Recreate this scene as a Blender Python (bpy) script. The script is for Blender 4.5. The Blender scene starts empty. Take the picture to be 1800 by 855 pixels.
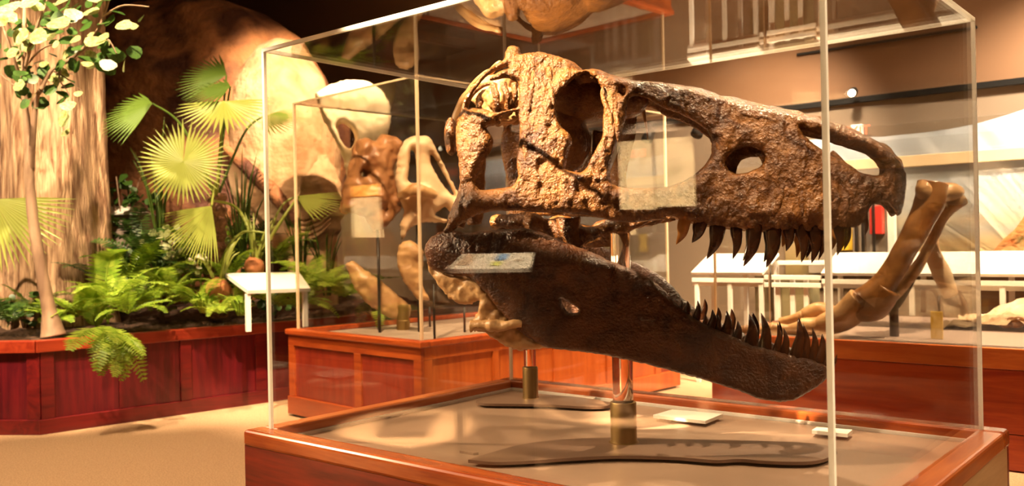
import bpy, bmesh, math, random
import numpy as np
from mathutils import Vector, Matrix
from mathutils.geometry import delaunay_2d_cdt
random.seed(7); rng = np.random.default_rng(7)
scn = bpy.context.scene; COL = scn.collection
# ------------------------------------------------------------------ camera
F_PX, PITCH, ROLL = 1575.0, 0.0006, -0.0201
EYE = np.array([0, 0, 1.33])
_f = np.array([0, math.cos(PITCH), math.sin(PITCH)]); _u0 = np.array([0, -math.sin(PITCH), math.cos(PITCH)]); _r0 = np.array([1., 0, 0])
CR = _r0*math.cos(ROLL)+_u0*math.sin(ROLL); CU = -_r0*math.sin(ROLL)+_u0*math.cos(ROLL)
cd = bpy.data.cameras.new('camera'); cam = bpy.data.objects.new('camera', cd); COL.objects.link(cam)
cd.sensor_width = 36; cd.lens = F_PX/1800*36; cd.clip_start = .05
cd.dof.use_dof = True; cd.dof.focus_distance = 2.85; cd.dof.aperture_fstop = 4.0
m = Matrix.Identity(4)
for i in range(3):
    m[i][0] = CR[i]; m[i][1] = CU[i]; m[i][2] = -_f[i]; m[i][3] = EYE[i]
cam.matrix_world = m; scn.camera = cam
scn.view_settings.view_transform = 'Standard'; scn.view_settings.look = 'None'
scn.view_settings.gamma = 1; scn.view_settings.use_curve_mapping = False
scn.view_settings.exposure = 0.6
# ------------------------------------------------------------------ world and lamps
w = bpy.data.worlds.new('world'); scn.world = w; w.use_nodes = True
w.node_tree.nodes['Background'].inputs[0].default_value = (1, .55, .25, 1)
w.node_tree.nodes['Background'].inputs[1].default_value = .015
WARM = (1, .66, .33)
def spot(loc, target, power, size=40, blend=.6, rad=.06, col=WARM):
    l = bpy.data.lights.new('spot_lamp', 'SPOT'); l.energy = power; l.spot_size = math.radians(size); l.spot_blend = blend
    l.shadow_soft_size = rad; l.color = col
    o = bpy.data.objects.new('spot_lamp', l); COL.objects.link(o); o.location = loc
    o.rotation_euler = (Vector(target)-Vector(loc)).to_track_quat('-Z', 'Y').to_euler(); return o
def area(loc, target, power, size, col=WARM):
    l = bpy.data.lights.new('fill_area', 'AREA'); l.energy = power; l.size = size; l.color = col  # broad unseen fill added below the ceiling, no fixture
    o = bpy.data.objects.new('fill_area', l); COL.objects.link(o); o.location = loc
    o.rotation_euler = (Vector(target)-Vector(loc)).to_track_quat('-Z', 'Y').to_euler(); return o
KEY = (1, .75, .46)
spot((-2.3, 1.2, 5.0), (.0, 3.0, 1.80), 7500, 9.5, .35, .04, KEY)   # hard key on the rear of the skull
spot((-.3, .9, 5.2), (.85, 2.75, 1.68), 1000, 9, .7, .05, KEY)        # front of the snout
spot((2.2, 5.2, 5.0), (1.0, 2.9, 1.5), 1000, 22, .6, .05, KEY)        # back light on the snout and teeth
spot((-2.9, 3.5, 2.5), (-.75, 3.2, 1.25), 520, 36, .5, .04, KEY)     # unseen side spot added to brighten the case corner and skull rear
spot((-2.7, 2.1, 2.9), (-.16, 2.95, 1.10), 330, 6.5, .5, .03, KEY)      # added narrow spot that brightens the lower rear plates of the jaw
spot((3.4, 1.15, 2.7), (.67, 1.9, 1.35), 420, 22, .3, .04, KEY)      # unseen spot added at the right to brighten the near case corner
spot((1.0, 3.1, 5.3), (.9, 2.9, .65), 620, 40, .9, .06, KEY)         # down over the front of the case
spot((-.3, 4.4, 5.3), (-.1, 3.6, .65), 300, 26, .9, .06, KEY)         # down over the far corner of the mat
spot((-1.2, -.6, 5.2), (-.3, 2.4, .68), 260, 16, .5, .05, KEY)        # rim and plinth
spot((-4.6, 4.2, 5.2), (-4.2, 7.6, 1.6), 2300, 44, .5, .04, KEY)      # tree and trunk
spot((-2.6, 5.0, 5.2), (-2.9, 8.0, 1.2), 1700, 44, .5, .04, KEY)      # palms and ferns
spot((-.2, 6.4, 5.3), (-1.9, 9.4, 2.9), 4400, 34, .6, .05, KEY)       # haunch of the sculpted animal
spot((-.9, 3.9, 5.2), (-.9, 6.9, 1.2), 2100, 34, .6, .05, KEY)        # second case
spot((1.0, 6.4, 5.2), (1.2, 7.6, 0), 1500, 60, .7, .06, KEY)           # carpet between the cases and the platform
spot((-3.4, 3.6, 5.2), (-2.3, 5.6, 0), 900, 52, .7, .06, KEY)         # carpet by the planter
spot((3.3, .6, 4.6), (1.25, 2.25, .6), 420, 24, .5, .05, KEY)         # birch side and rim
spot((3.4, 4.2, 5.0), (3.1, 6.3, .8), 2100, 60, .7, .08, KEY)         # platform
spot((4.8, 5.6, 3.6), (4.4, 8.0, 1.2), 1500, 74, .8, .1, (1, .86, .66))
spot((2.4, 6.8, 3.6), (2.2, 9.3, 1.1), 900, 74, .8, .1, (1, .86, .66))
area((-2.6, 4.4, 5.3), (-2.6, 4.8, 0), 55, 2.6)
area((2.0, 7.6, 5.2), (1.6, 9.0, 0), 80, 3.0)
area((-2.5, -1.5, 5.2), (-2.5, -1.5, 0), 8, 3.0)
# ------------------------------------------------------------------ helpers
def ray(x, y): return _f + CR*(x-900)/F_PX - CU*(y-427.5)/F_PX
def atz(x, y, z): d = ray(x, y); return EYE + d*(z-EYE[2])/d[2]
def aty(x, y, Y): d = ray(x, y); return EYE + d*Y/d[1]
WL = {}
def mat(name, col, rough=.5, metal=0, bump=None, spec=.5, col2=None, scale=5, stretch=(1, 1, 1), detail=4, lo=.35, hi=.65, coat=0, trans=0):
    M = bpy.data.materials.new(name); M.use_nodes = True; nt = M.node_tree; b = nt.nodes['Principled BSDF']
    b.inputs['Base Color'].default_value = (*col, 1); b.inputs['Roughness'].default_value = rough; b.inputs['Metallic'].default_value = metal
    b.inputs['Specular IOR Level'].default_value = spec; b.inputs['Coat Weight'].default_value = coat; b.inputs['Coat Roughness'].default_value = .15
    if col2 or bump:
        tc = nt.nodes.new('ShaderNodeTexCoord'); mp = nt.nodes.new('ShaderNodeMapping'); mp.inputs['Scale'].default_value = stretch
        nt.links.new(tc.outputs['Object'], mp.inputs[0])
    if col2:
        n = nt.nodes.new('ShaderNodeTexNoise'); n.inputs['Scale'].default_value = scale; n.inputs['Detail'].default_value = detail; n.inputs['Distortion'].default_value = .6
        nt.links.new(mp.outputs[0], n.inputs[0]); r = nt.nodes.new('ShaderNodeValToRGB')
        r.color_ramp.elements[0].position = lo; r.color_ramp.elements[1].position = hi
        r.color_ramp.elements[0].color = (*col, 1); r.color_ramp.elements[1].color = (*col2, 1)
        nt.links.new(n.outputs[0], r.inputs[0]); nt.links.new(r.outputs[0], b.inputs['Base Color'])
    if bump:
        bs, bst, bd = bump
        n2 = nt.nodes.new('ShaderNodeTexNoise'); n2.inputs['Scale'].default_value = bs; n2.inputs['Detail'].default_value = 6
        nt.links.new(mp.outputs[0], n2.inputs[0]); bp = nt.nodes.new('ShaderNodeBump'); bp.inputs['Strength'].default_value = bst; bp.inputs['Distance'].default_value = bd
        nt.links.new(n2.outputs[0], bp.inputs['Height']); nt.links.new(bp.outputs[0], b.inputs['Normal'])
    if trans:
        out = nt.nodes['Material Output']; t = nt.nodes.new('ShaderNodeBsdfTranslucent'); mx = nt.nodes.new('ShaderNodeMixShader'); mx.inputs[0].default_value = trans
        t.inputs[0].default_value = (*(col2 or col), 1)
        if col2: nt.links.new(r.outputs[0], t.inputs[0])
        nt.links.new(b.outputs[0], mx.inputs[1]); nt.links.new(t.outputs[0], mx.inputs[2]); nt.links.new(mx.outputs[0], out.inputs[0])
    return M
def wood(name, c1, c2, ang=0, rough=.3, axis='Z', sc=1.0):
    """varnished timber: stretched noise grain with wavy figure"""
    M = bpy.data.materials.new(name); M.use_nodes = True; nt = M.node_tree; b = nt.nodes['Principled BSDF']
    tc = nt.nodes.new('ShaderNodeTexCoord'); mp = nt.nodes.new('ShaderNodeMapping'); mp.inputs['Rotation'].default_value = (0, 0, -ang)
    nt.links.new(tc.outputs['Object'], mp.inputs[0])
    mp2 = nt.nodes.new('ShaderNodeMapping'); mp2.inputs['Scale'].default_value = {'Z': (14, 14, 1.2), 'X': (1.2, 14, 14), 'Y': (14, 1.2, 14)}[axis]
    nt.links.new(mp.outputs[0], mp2.inputs[0])
    n = nt.nodes.new('ShaderNodeTexNoise'); n.inputs['Scale'].default_value = sc; n.inputs['Detail'].default_value = 7; n.inputs['Distortion'].default_value = 1.2
    nt.links.new(mp2.outputs[0], n.inputs[0])
    n3 = nt.nodes.new('ShaderNodeTexNoise'); n3.inputs['Scale'].default_value = sc*9; n3.inputs['Detail'].default_value = 3
    nt.links.new(mp2.outputs[0], n3.inputs[0])
    mm = nt.nodes.new('ShaderNodeMath'); mm.operation = 'MULTIPLY_ADD'; mm.inputs[1].default_value = .22
    nt.links.new(n3.outputs[0], mm.inputs[0]); nt.links.new(n.outputs[0], mm.inputs[2])
    r = nt.nodes.new('ShaderNodeValToRGB'); r.color_ramp.elements[0].position = .45; r.color_ramp.elements[1].position = .75
    r.color_ramp.elements[0].color = (*c1, 1); r.color_ramp.elements[1].color = (*c2, 1)
    nt.links.new(mm.outputs[0], r.inputs[0]); nt.links.new(r.outputs[0], b.inputs['Base Color'])
    b.inputs['Roughness'].default_value = rough; b.inputs['Coat Weight'].default_value = .25; b.inputs['Coat Roughness'].default_value = .25
    return M
def glassmat(name, tint=(.985, .975, .96), boost=1.0):
    M = bpy.data.materials.new(name); M.use_nodes = True; nt = M.node_tree; nt.nodes.clear()
    out = nt.nodes.new('ShaderNodeOutputMaterial'); mx = nt.nodes.new('ShaderNodeMixShader')
    t = nt.nodes.new('ShaderNodeBsdfTransparent'); t.inputs[0].default_value = (*tint, 1)
    g = nt.nodes.new('ShaderNodeBsdfGlossy'); g.inputs['Roughness'].default_value = .006
    ge = nt.nodes.new('ShaderNodeNewGeometry'); dp = nt.nodes.new('ShaderNodeVectorMath'); dp.operation = 'DOT_PRODUCT'
    nt.links.new(ge.outputs['Normal'], dp.inputs[0]); nt.links.new(ge.outputs['Incoming'], dp.inputs[1])
    ab = nt.nodes.new('ShaderNodeMath'); ab.operation = 'ABSOLUTE'; nt.links.new(dp.outputs['Value'], ab.inputs[0])
    su = nt.nodes.new('ShaderNodeMath'); su.operation = 'SUBTRACT'; su.inputs[0].default_value = 1; nt.links.new(ab.outputs[0], su.inputs[1])
    pw = nt.nodes.new('ShaderNodeMath'); pw.operation = 'POWER'; pw.inputs[1].default_value = 5; nt.links.new(su.outputs[0], pw.inputs[0])
    ma = nt.nodes.new('ShaderNodeMath'); ma.operation = 'MULTIPLY_ADD'; ma.inputs[1].default_value = .955; ma.inputs[2].default_value = .045*boost
    nt.links.new(pw.outputs[0], ma.inputs[0]); nt.links.new(ma.outputs[0], mx.inputs[0])
    nt.links.new(t.outputs[0], mx.inputs[1]); nt.links.new(g.outputs[0], mx.inputs[2]); nt.links.new(mx.outputs[0], out.inputs[0]); return M
def place(o, loc, parent):
    WL[o] = np.array(loc, float)
    if parent is not None:
        o.parent = parent; o.location = Vector(np.array(loc)-WL[parent])
    else: o.location = Vector(loc)
def mobj(name, V, Fc, material, parent=None, smooth=False, disp=None):
    V = np.asarray(V, float)
    lo = V.min(0); hi = V.max(0); c = np.array([(lo[0]+hi[0])/2, (lo[1]+hi[1])/2, lo[2]])
    me = bpy.data.meshes.new(name); me.from_pydata([tuple(v) for v in V-c], [], [tuple(int(i) for i in f) for f in Fc]); me.update()
    if disp is not None:
        nn = np.empty(len(V)*3); me.vertices.foreach_get('normal', nn); nn = nn.reshape(-1, 3)
        V2 = V-c+nn*disp(V)[:, None]; me.vertices.foreach_set('co', V2.ravel()); me.update()
    if smooth: me.polygons.foreach_set('use_smooth', [True]*len(me.polygons))
    if material: me.materials.append(material)
    o = bpy.data.objects.new(name, me); COL.objects.link(o); place(o, c, parent); return o
def thing(name, label, cat, loc, group=None):
    o = bpy.data.objects.new(name, None); COL.objects.link(o); o.empty_display_size = .1; place(o, loc, None)
    o['label'] = label; o['category'] = cat
    if group: o['group'] = group
    return o
def tag(o, label, cat, group=None):
    o['label'] = label; o['category'] = cat
    if group: o['group'] = group
    return o
def struct(o): o['kind'] = 'structure'; return o
def boxvf(o, u, a0, a1, n, b0, b1, z0, z1):
    o = np.array([o[0], o[1], 0.]); u = np.array([u[0], u[1], 0.]); n = np.array([n[0], n[1], 0.])
    V = [o+u*x+n*y+np.array([0, 0, z]) for z in (z0, z1) for x, y in ((a0, b0), (a1, b0), (a1, b1), (a0, b1))]
    Fc = [(0, 3, 2, 1), (4, 5, 6, 7), (0, 1, 5, 4), (1, 2, 6, 5), (2, 3, 7, 6), (3, 0, 4, 7)]
    return np.array(V), Fc
def bevel_mesh(o, r, seg=2):
    bm = bmesh.new(); bm.from_mesh(o.data); bmesh.ops.recalc_face_normals(bm, faces=bm.faces[:])
    bmesh.ops.bevel(bm, geom=bm.edges[:], offset=r, segments=seg, affect='EDGES', profile=.5); bm.to_mesh(o.data); bm.free()
def obox(name, o, u, a0, a1, n, b0, b1, z0, z1, M, parent=None, bev=0, seg=2):
    V, Fc = boxvf(o, u, a0, a1, n, b0, b1, z0, z1)
    if np.cross([u[0], u[1], 0], [n[0], n[1], 0])[2]*(a1-a0)*(b1-b0) < 0: Fc = [f[::-1] for f in Fc]
    ob = mobj(name, V, Fc, M, parent)
    if bev: bevel_mesh(ob, bev, seg)
    return ob
def fixn(o):
    bm = bmesh.new(); bm.from_mesh(o.data); bmesh.ops.recalc_face_normals(bm, faces=bm.faces[:]); bm.to_mesh(o.data); bm.free(); return o
def tubevf(P, R, ns=10, flat=1.0, flatdir=None):
    P = np.asarray(P, float); R = np.broadcast_to(np.asarray(R, float), (len(P),))
    V = []; Fc = []; T = np.gradient(P, axis=0); T /= np.linalg.norm(T, axis=1)[:, None]+1e-12
    up = np.array(flatdir if flatdir is not None else (0, 0, 1.)); 
    if flatdir is None and abs(T[0] @ up) > .9: up = np.array([0, 1., 0])
    for i in range(len(P)):
        a = np.cross(T[i], up); a /= np.linalg.norm(a)+1e-12; b = np.cross(a, T[i]); 
        if flatdir is None: up = b
        for k in range(ns):
            t = 2*math.pi*k/ns; V.append(P[i]+R[i]*(a*math.cos(t)+b*math.sin(t)*flat))
    for i in range(len(P)-1):
        for k in range(ns): Fc.append((i*ns+k, i*ns+(k+1) % ns, (i+1)*ns+(k+1) % ns, (i+1)*ns+k))
    Fc.append(tuple(range(ns))[::-1]); Fc.append(tuple(range((len(P)-1)*ns, len(P)*ns))); return np.array(V), Fc
def smoothpath(P, n):
    P = np.asarray(P, float); k = len(P); t = np.linspace(0, k-1, n); out = []
    for x in t:
        i = min(int(x), k-2); f = x-i; p0 = P[max(i-1, 0)]; p1 = P[i]; p2 = P[i+1]; p3 = P[min(i+2, k-1)]
        out.append(.5*((2*p1)+(-p0+p2)*f+(2*p0-5*p1+4*p2-p3)*f*f+(-p0+3*p1-3*p2+p3)*f**3))
    return np.array(out)
def tube(name, P, R, M, parent=None, ns=10, n=None, disp=None, flat=1.0, flatdir=None):
    P = np.asarray(P, float); R = np.broadcast_to(np.asarray(R, float), (len(P),))
    if n: R = np.interp(np.linspace(0, len(P)-1, n), np.arange(len(P)), R); P = smoothpath(P, n)
    V, Fc = tubevf(P, R, ns, flat, flatdir); return fixn(mobj(name, V, Fc, M, parent, True, disp))
def lathe(name, c, prof, M, parent=None, ns=28):
    V = []; Fc = []
    for r, z in prof:
        for k in range(ns): t = 2*math.pi*k/ns; V.append((c[0]+r*math.cos(t), c[1]+r*math.sin(t), z))
    for i in range(len(prof)-1):
        for k in range(ns): Fc.append((i*ns+k, i*ns+(k+1) % ns, (i+1)*ns+(k+1) % ns, (i+1)*ns+k))
    Fc.append(tuple(range(ns))[::-1]); Fc.append(tuple(range((len(prof)-1)*ns, len(prof)*ns)))
    o = mobj(name, V, Fc, M, parent, True); fixn(o); o.data.set_sharp_from_angle(angle=.6); return o
class MB:
    def __init__(s): s.V = []; s.F = []; s.n = 0
    def add(s, V, Fc):
        s.V.append(np.asarray(V, float)); s.F += [tuple(i+s.n for i in f) for f in Fc]; s.n += len(V)
    def build(s, name, M, parent=None, smooth=False, disp=None): return mobj(name, np.concatenate(s.V), s.F, M, parent, smooth, disp)
def _h(i, j, k): 
    h = (i*374761393+j*668265263+k*2147483647) & 0xffffffff; h = ((h ^ (h >> 13))*1274126177) & 0xffffffff; return ((h ^ (h >> 16)) & 0xffff)/65535.0
def vnoise(P, s):
    Q = P*s; I = np.floor(Q).astype(np.int64); f = Q-I; f = f*f*(3-2*f); r = 0
    for a in (0, 1):
        for b in (0, 1):
            for c in (0, 1):
                wt = (f[:, 0] if a else 1-f[:, 0])*(f[:, 1] if b else 1-f[:, 1])*(f[:, 2] if c else 1-f[:, 2])
                r = r+wt*_h(I[:, 0]+a, I[:, 1]+b, I[:, 2]+c)
    return r*2-1
def fbm(P, s, o=4): 
    r = 0; a = 1.
    for k in range(o): r = r+a*vnoise(P+k*7.3, s*2**k); a *= .5
    return r
def rock(name, c, R, M, parent=None, amp=.15, sc=2., sub=4):
    bm = bmesh.new(); bmesh.ops.create_icosphere(bm, subdivisions=sub, radius=1)
    V = np.array([v.co[:] for v in bm.verts]); Fc = [[v.index for v in f.verts] for f in bm.faces]; bm.free()
    W = V*np.array(R)+np.array(c); d = fbm(W, sc); W = W+V*np.mean(R)*amp*d[:, None]
    return mobj(name, W, Fc, M, parent, True)
# ------------------------------------------------------------------ frame of the main case
S = 1.35
N0 = np.array([.67311, 1.898505]); A = np.array([-.77010369, .63791874]); B = np.array([.63791874, .77010369])
CW, CD, ZR, ZT, ZM = 2.0119, 1.3473, .69, 2.04, .645
def cp(s, t, z=0): return np.array([*(N0+A*s+B*t), z])
# ------------------------------------------------------------------ materials
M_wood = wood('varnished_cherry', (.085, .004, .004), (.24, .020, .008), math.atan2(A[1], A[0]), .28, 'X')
M_woodv = wood('varnished_cherry_upright', (.23, .018, .008), (.38, .045, .012), 0, .3, 'Z')
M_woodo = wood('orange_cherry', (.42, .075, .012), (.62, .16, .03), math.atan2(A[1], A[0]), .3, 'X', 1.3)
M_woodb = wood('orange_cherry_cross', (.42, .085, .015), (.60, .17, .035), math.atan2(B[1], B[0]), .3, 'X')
M_mat = mat('taupe_board', (.26, .17, .115), .4, bump=(180, .1, .002), col2=(.32, .21, .145), scale=3)
M_glass = glassmat('clear_acrylic'); 
M_edge = mat('bright_acrylic_edge', (1, .97, .9), .25, trans=.5)  # cream white stands in for light piped through the clear edges
M_glass_edge2 = mat('acrylic_edge_soft', (.85, .68, .45), .3, trans=.4)
M_carpet = mat('beige_loop_carpet', (.44, .27, .15), .95, bump=(260, .8, .01), col2=(.66, .42, .25), scale=140, detail=2, spec=.1)
M_bone = mat('brown_cast_bone', (.066, .019, .0035), .27, bump=(110, 1.0, .010), col2=(.29, .115, .024), scale=12, detail=8, lo=.3, hi=.7, spec=.6)
M_jaw = mat('shaded_cast_bone', (.035, .009, .002), .3, bump=(110, 1.0, .010), col2=(.15, .05, .011), scale=12, detail=8, lo=.3, hi=.7)  # darker copy of the cast bone, the cranium's shade put into the colour
M_leg = mat('glossy_brown_fossil', (.14, .05, .012), .28, bump=(40, .5, .006), col2=(.36, .16, .045), scale=8, detail=8)
M_rim = wood('lit_cherry_rim', (.26, .04, .008), (.50, .12, .022), math.atan2(A[1], A[0]), .22, 'X')  # lighter copy of the cherry, light on the rim put into its colour
M_bonel = mat('tan_cast_bone', (.34, .17, .06), .4, bump=(45, .5, .008), col2=(.62, .38, .17), scale=10, detail=8, lo=.3, hi=.7)
M_tooth = mat('dark_brown_tooth', (.022, .007, .003), .22, bump=(30, .2, .003), col2=(.07, .022, .006), scale=14, spec=.7)
M_brown2 = mat('chestnut_fossil', (.20, .075, .025), .42, bump=(30, .5, .01), col2=(.42, .20, .08), scale=5, detail=8)
M_pale2 = mat('pale_fossil', (.55, .34, .18), .45, bump=(25, .4, .01), col2=(.78, .60, .38), scale=4, detail=8)
M_brass = mat('brushed_bronze', (.30, .19, .07), .38, .8)
M_dark = mat('black_steel', (.02, .018, .016), .4, .6)
M_white = mat('white_enamel', (.78, .74, .66), .35)
M_sign = mat('printed_white_panel', (.80, .76, .68), .3)
M_green = mat('fern_green', (.10, .20, .012), .45, col2=(.30, .42, .03), scale=12, trans=.35)
M_greenb = mat('bright_fern_green', (.18, .32, .02), .45, col2=(.42, .52, .06), scale=12, trans=.4)
M_greend = mat('deep_leaf_green', (.015, .05, .008), .4, col2=(.06, .12, .015), scale=9, trans=.2)
M_palm = mat('palm_yellow_green', (.34, .38, .07), .4, trans=.4)
M_palmd = mat('palm_mid_green', (.09, .15, .02), .4, trans=.3)
M_leafp = mat('pale_olive_leaf', (.18, .22, .05), .45, col2=(.52, .52, .24), scale=4, trans=.35)
M_bark = mat('grey_pink_bark', (.16, .07, .03), .85, bump=(18, 1, .03), col2=(.56, .35, .20), scale=5, stretch=(5, 5, .6), detail=9)
M_stem = mat('smooth_grey_stem', (.17, .095, .055), .7, col2=(.32, .20, .12), scale=8, stretch=(1, 1, .3))
M_hide = mat('shaded_wrinkled_hide', (.055, .012, .003), .8, bump=(7, 1, .06), col2=(.28, .105, .035), scale=2.0, detail=10, lo=.38, hi=.6)  # dark tone and patches put flank shade and foliage shadow into the colour
M_hidep = mat('pale_lit_hide', (.30, .15, .065), .8, bump=(14, .8, .03), col2=(.52, .34, .20), scale=3, detail=8)  # paler copy for haunch and leg, their light put into the colour
M_soil = mat('dark_mulch', (.03, .012, .006), .95, bump=(40, 1, .03), col2=(.10, .045, .02), scale=20)
M_pot = mat('terracotta_base', (.35, .12, .04), .8, bump=(20, .4, .01))
M_trunk = mat('palm_trunk_fibre', (.10, .04, .022), .9, bump=(40, 1, .02), col2=(.26, .12, .06), scale=20)
M_grey = mat('grey_slab', (.30, .22, .18), .6)
M_tan = mat('sandy_matrix', (.50, .34, .20), .9, bump=(12, .9, .03), col2=(.72, .55, .36), scale=5)
M_red = mat('red_plastic', (.55, .03, .02), .4)
M_yellow = mat('yellow_card', (.70, .45, .03), .5)
M_blue = mat('blue_print', (.10, .20, .38), .5); M_ink = mat('grey_print', (.22, .17, .12), .6); M_olive = mat('olive_print', (.35, .38, .10), .5); M_cream = mat('cream_paper', (.80, .68, .45), .6)
M_orange = mat('orange_print', (.72, .33, .05), .5)
# ------------------------------------------------------------------ room
def quad(name, P, M, thick=.1, n=None):
    P = np.array(P, float); nn = np.cross(P[1]-P[0], P[2]-P[0]); nn /= np.linalg.norm(nn)
    V = np.concatenate([P, P-nn*thick]); k = len(P)
    Fc = [tuple(range(k)), tuple(range(k, 2*k))[::-1]]+[(i, i+k, (i+1) % k+k, (i+1) % k) for i in range(k)]
    return fixn(mobj(name, V, Fc, M))
M_dkwall = mat('dark_maroon_paint', (.055, .012, .006), .8, bump=(60, .1, .002))
M_ceil = mat('dark_ceiling_paint', (.10, .04, .02), .9, bump=(30, .1, .003))
M_taupe = mat('taupe_wall_paint', (.22, .14, .09), .85, bump=(60, .1, .002))
ZC = 5.6
struct(quad('floor', [(-12, -6, 0), (9, -6, 0), (9, 20, 0), (-12, 20, 0)], M_carpet))
struct(quad('ceiling', [(-12, -6, ZC), (-12, 20, ZC), (9, 20, ZC), (9, -6, ZC)], M_ceil))
struct(quad('wall_left', [(-10, -6, 0), (-10, 20, 0), (-10, 20, ZC), (-10, -6, ZC)], M_dkwall))
struct(quad('wall_front', [(9, -5, 0), (-12, -5, 0), (-12, -5, ZC), (9, -5, ZC)], M_taupe))
struct(quad('wall_east', [(8.5, 20, 0), (8.5, -6, 0), (8.5, -6, ZC), (8.5, 20, ZC)], M_taupe))
struct(quad('wall_back', [(-12, 15, 0), (9, 15, 0), (9, 15, ZC), (-12, 15, ZC)], M_dkwall))
# long wall behind the platform, parallel to the case
PF = np.array([2.36, 5.3])
def wp(t, d, z=0): return np.array([*(PF+A*t+B*d), z])
WD = 2.75
struct(quad('wall_right', [wp(13, WD, 0), wp(-5.5, WD, 0), wp(-5.5, WD, 2.56), wp(13, WD, 2.56)][::1], mat('grey_taupe_wall', (.17, .115, .07), .8, bump=(50, .1, .002))))
sof = struct(quad('ceiling_soffit', [wp(13, WD-.02, 2.6), wp(-5.5, WD-.02, 2.6), wp(-5.5, WD-.02, ZC), wp(13, WD-.02, ZC)], mat('brown_soffit_paint', (.15, .07, .028), .7, bump=(20, .1, .003)), .12))
struct(obox('trim_1', PF, A, -5.5, 13, B, WD-.06, WD, 2.55, 2.60, M_dark))
struct(obox('trim_2', PF, A, .2, 1.75, B, WD-.05, WD-.02, 3.06, 3.08, M_dark))
# ------------------------------------------------------------------ painted mural and the wall beyond the platform
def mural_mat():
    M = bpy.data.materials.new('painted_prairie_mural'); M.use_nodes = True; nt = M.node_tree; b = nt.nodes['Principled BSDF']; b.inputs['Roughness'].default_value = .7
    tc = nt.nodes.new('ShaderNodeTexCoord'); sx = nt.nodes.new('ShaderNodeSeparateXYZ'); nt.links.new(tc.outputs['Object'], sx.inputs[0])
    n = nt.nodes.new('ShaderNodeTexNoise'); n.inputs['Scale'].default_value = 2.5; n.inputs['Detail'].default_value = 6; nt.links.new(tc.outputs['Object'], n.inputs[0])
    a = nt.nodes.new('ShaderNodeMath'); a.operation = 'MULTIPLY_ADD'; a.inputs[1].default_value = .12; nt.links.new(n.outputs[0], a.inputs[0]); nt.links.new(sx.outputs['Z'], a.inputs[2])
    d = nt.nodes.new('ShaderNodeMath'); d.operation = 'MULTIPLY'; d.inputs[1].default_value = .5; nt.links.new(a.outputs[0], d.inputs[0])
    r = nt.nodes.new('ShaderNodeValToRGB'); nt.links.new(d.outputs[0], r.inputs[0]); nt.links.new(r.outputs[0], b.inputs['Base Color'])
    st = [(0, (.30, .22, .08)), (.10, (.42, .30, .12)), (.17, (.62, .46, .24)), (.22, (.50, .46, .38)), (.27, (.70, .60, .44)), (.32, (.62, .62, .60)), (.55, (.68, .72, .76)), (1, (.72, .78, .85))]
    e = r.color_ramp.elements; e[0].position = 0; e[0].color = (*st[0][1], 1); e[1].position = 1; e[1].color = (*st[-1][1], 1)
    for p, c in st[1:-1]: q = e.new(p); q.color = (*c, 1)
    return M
def wpx(x, y, d=WD-.05):     # point on a plane parallel to the wall seen at a pixel
    q = ray(x, y); PW = PF+B*d; k = (PW@B)/(q[:2]@B); return EYE+q*k
def wt(P): return float((P[:2]-PF)@A)
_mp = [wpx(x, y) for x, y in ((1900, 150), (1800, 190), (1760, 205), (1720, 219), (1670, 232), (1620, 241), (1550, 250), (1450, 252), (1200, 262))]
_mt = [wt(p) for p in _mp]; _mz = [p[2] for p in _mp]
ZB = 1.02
def murz(t): return float(np.interp(t, _mt, _mz))  # curved top of the board stands for a light pool's edge on the wall
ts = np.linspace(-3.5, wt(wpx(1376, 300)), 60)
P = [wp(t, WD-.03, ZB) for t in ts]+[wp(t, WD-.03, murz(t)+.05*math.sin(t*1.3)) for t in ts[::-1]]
mu = fixn(quad('prairie_mural', P, mural_mat(), .04)); tag(mu, 'long painted mural of pale sky over tan prairie with top edge shaped like a light pool on the wall behind the white panels', 'mural')
obox('picture_rail', PF, A, -3.4, wt(wpx(1378, 300)), B, WD-.09, WD-.05, 1.93, 2.03, mat('tan_rail', (.62, .47, .28), .6), None, .006)
tag(bpy.data.objects['picture_rail'], 'tan horizontal rail running across the painted sky of the mural', 'rail')
# relief butte at the right of the mural
bv = MB(); nU, nZ = 44, 26; bt0, bt1 = -2.4, wt(wpx(1722, 420, WD-.2)); btop = wpx(1780, 352, WD-.1)[2]-1.04; V = []; Fc = []
for j in range(nZ):
    for i in range(nU):
        fu = i/(nU-1); fz = j/(nZ-1); t = bt0+(bt1-bt0)*fu; top = btop*(.93+.07*math.sin(fu*19)+.04*math.sin(fu*47))*min(1, (1-fu)*7)**.9*(1 if fu < .82 else 1)
        z = 1.02+top*fz+.02; V.append(wp(t, WD-.07-.16*math.sin(min(1, fu*3)*math.pi/2)*(1-.55*fz), z))
for j in range(nZ-1):
    for i in range(nU-1): Fc.append((j*nU+i, j*nU+i+1, (j+1)*nU+i+1, (j+1)*nU+i))
V = np.array(V); V[:, :2] -= B*np.abs(fbm(V, 5, 4))[:, None]*.07
M_butte = mat('rust_butte_relief', (.20, .13, .035), .8, bump=(18, .7, .02), col2=(.42, .13, .03), scale=3.5, stretch=(1, 1, 2.2), detail=8, lo=.35, hi=.52)
bo = mobj('painted_butte', V, Fc, M_butte, None, True); tag(bo, 'rust-orange flat-topped butte rising from the prairie at the right of the mural', 'landscape relief')
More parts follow.
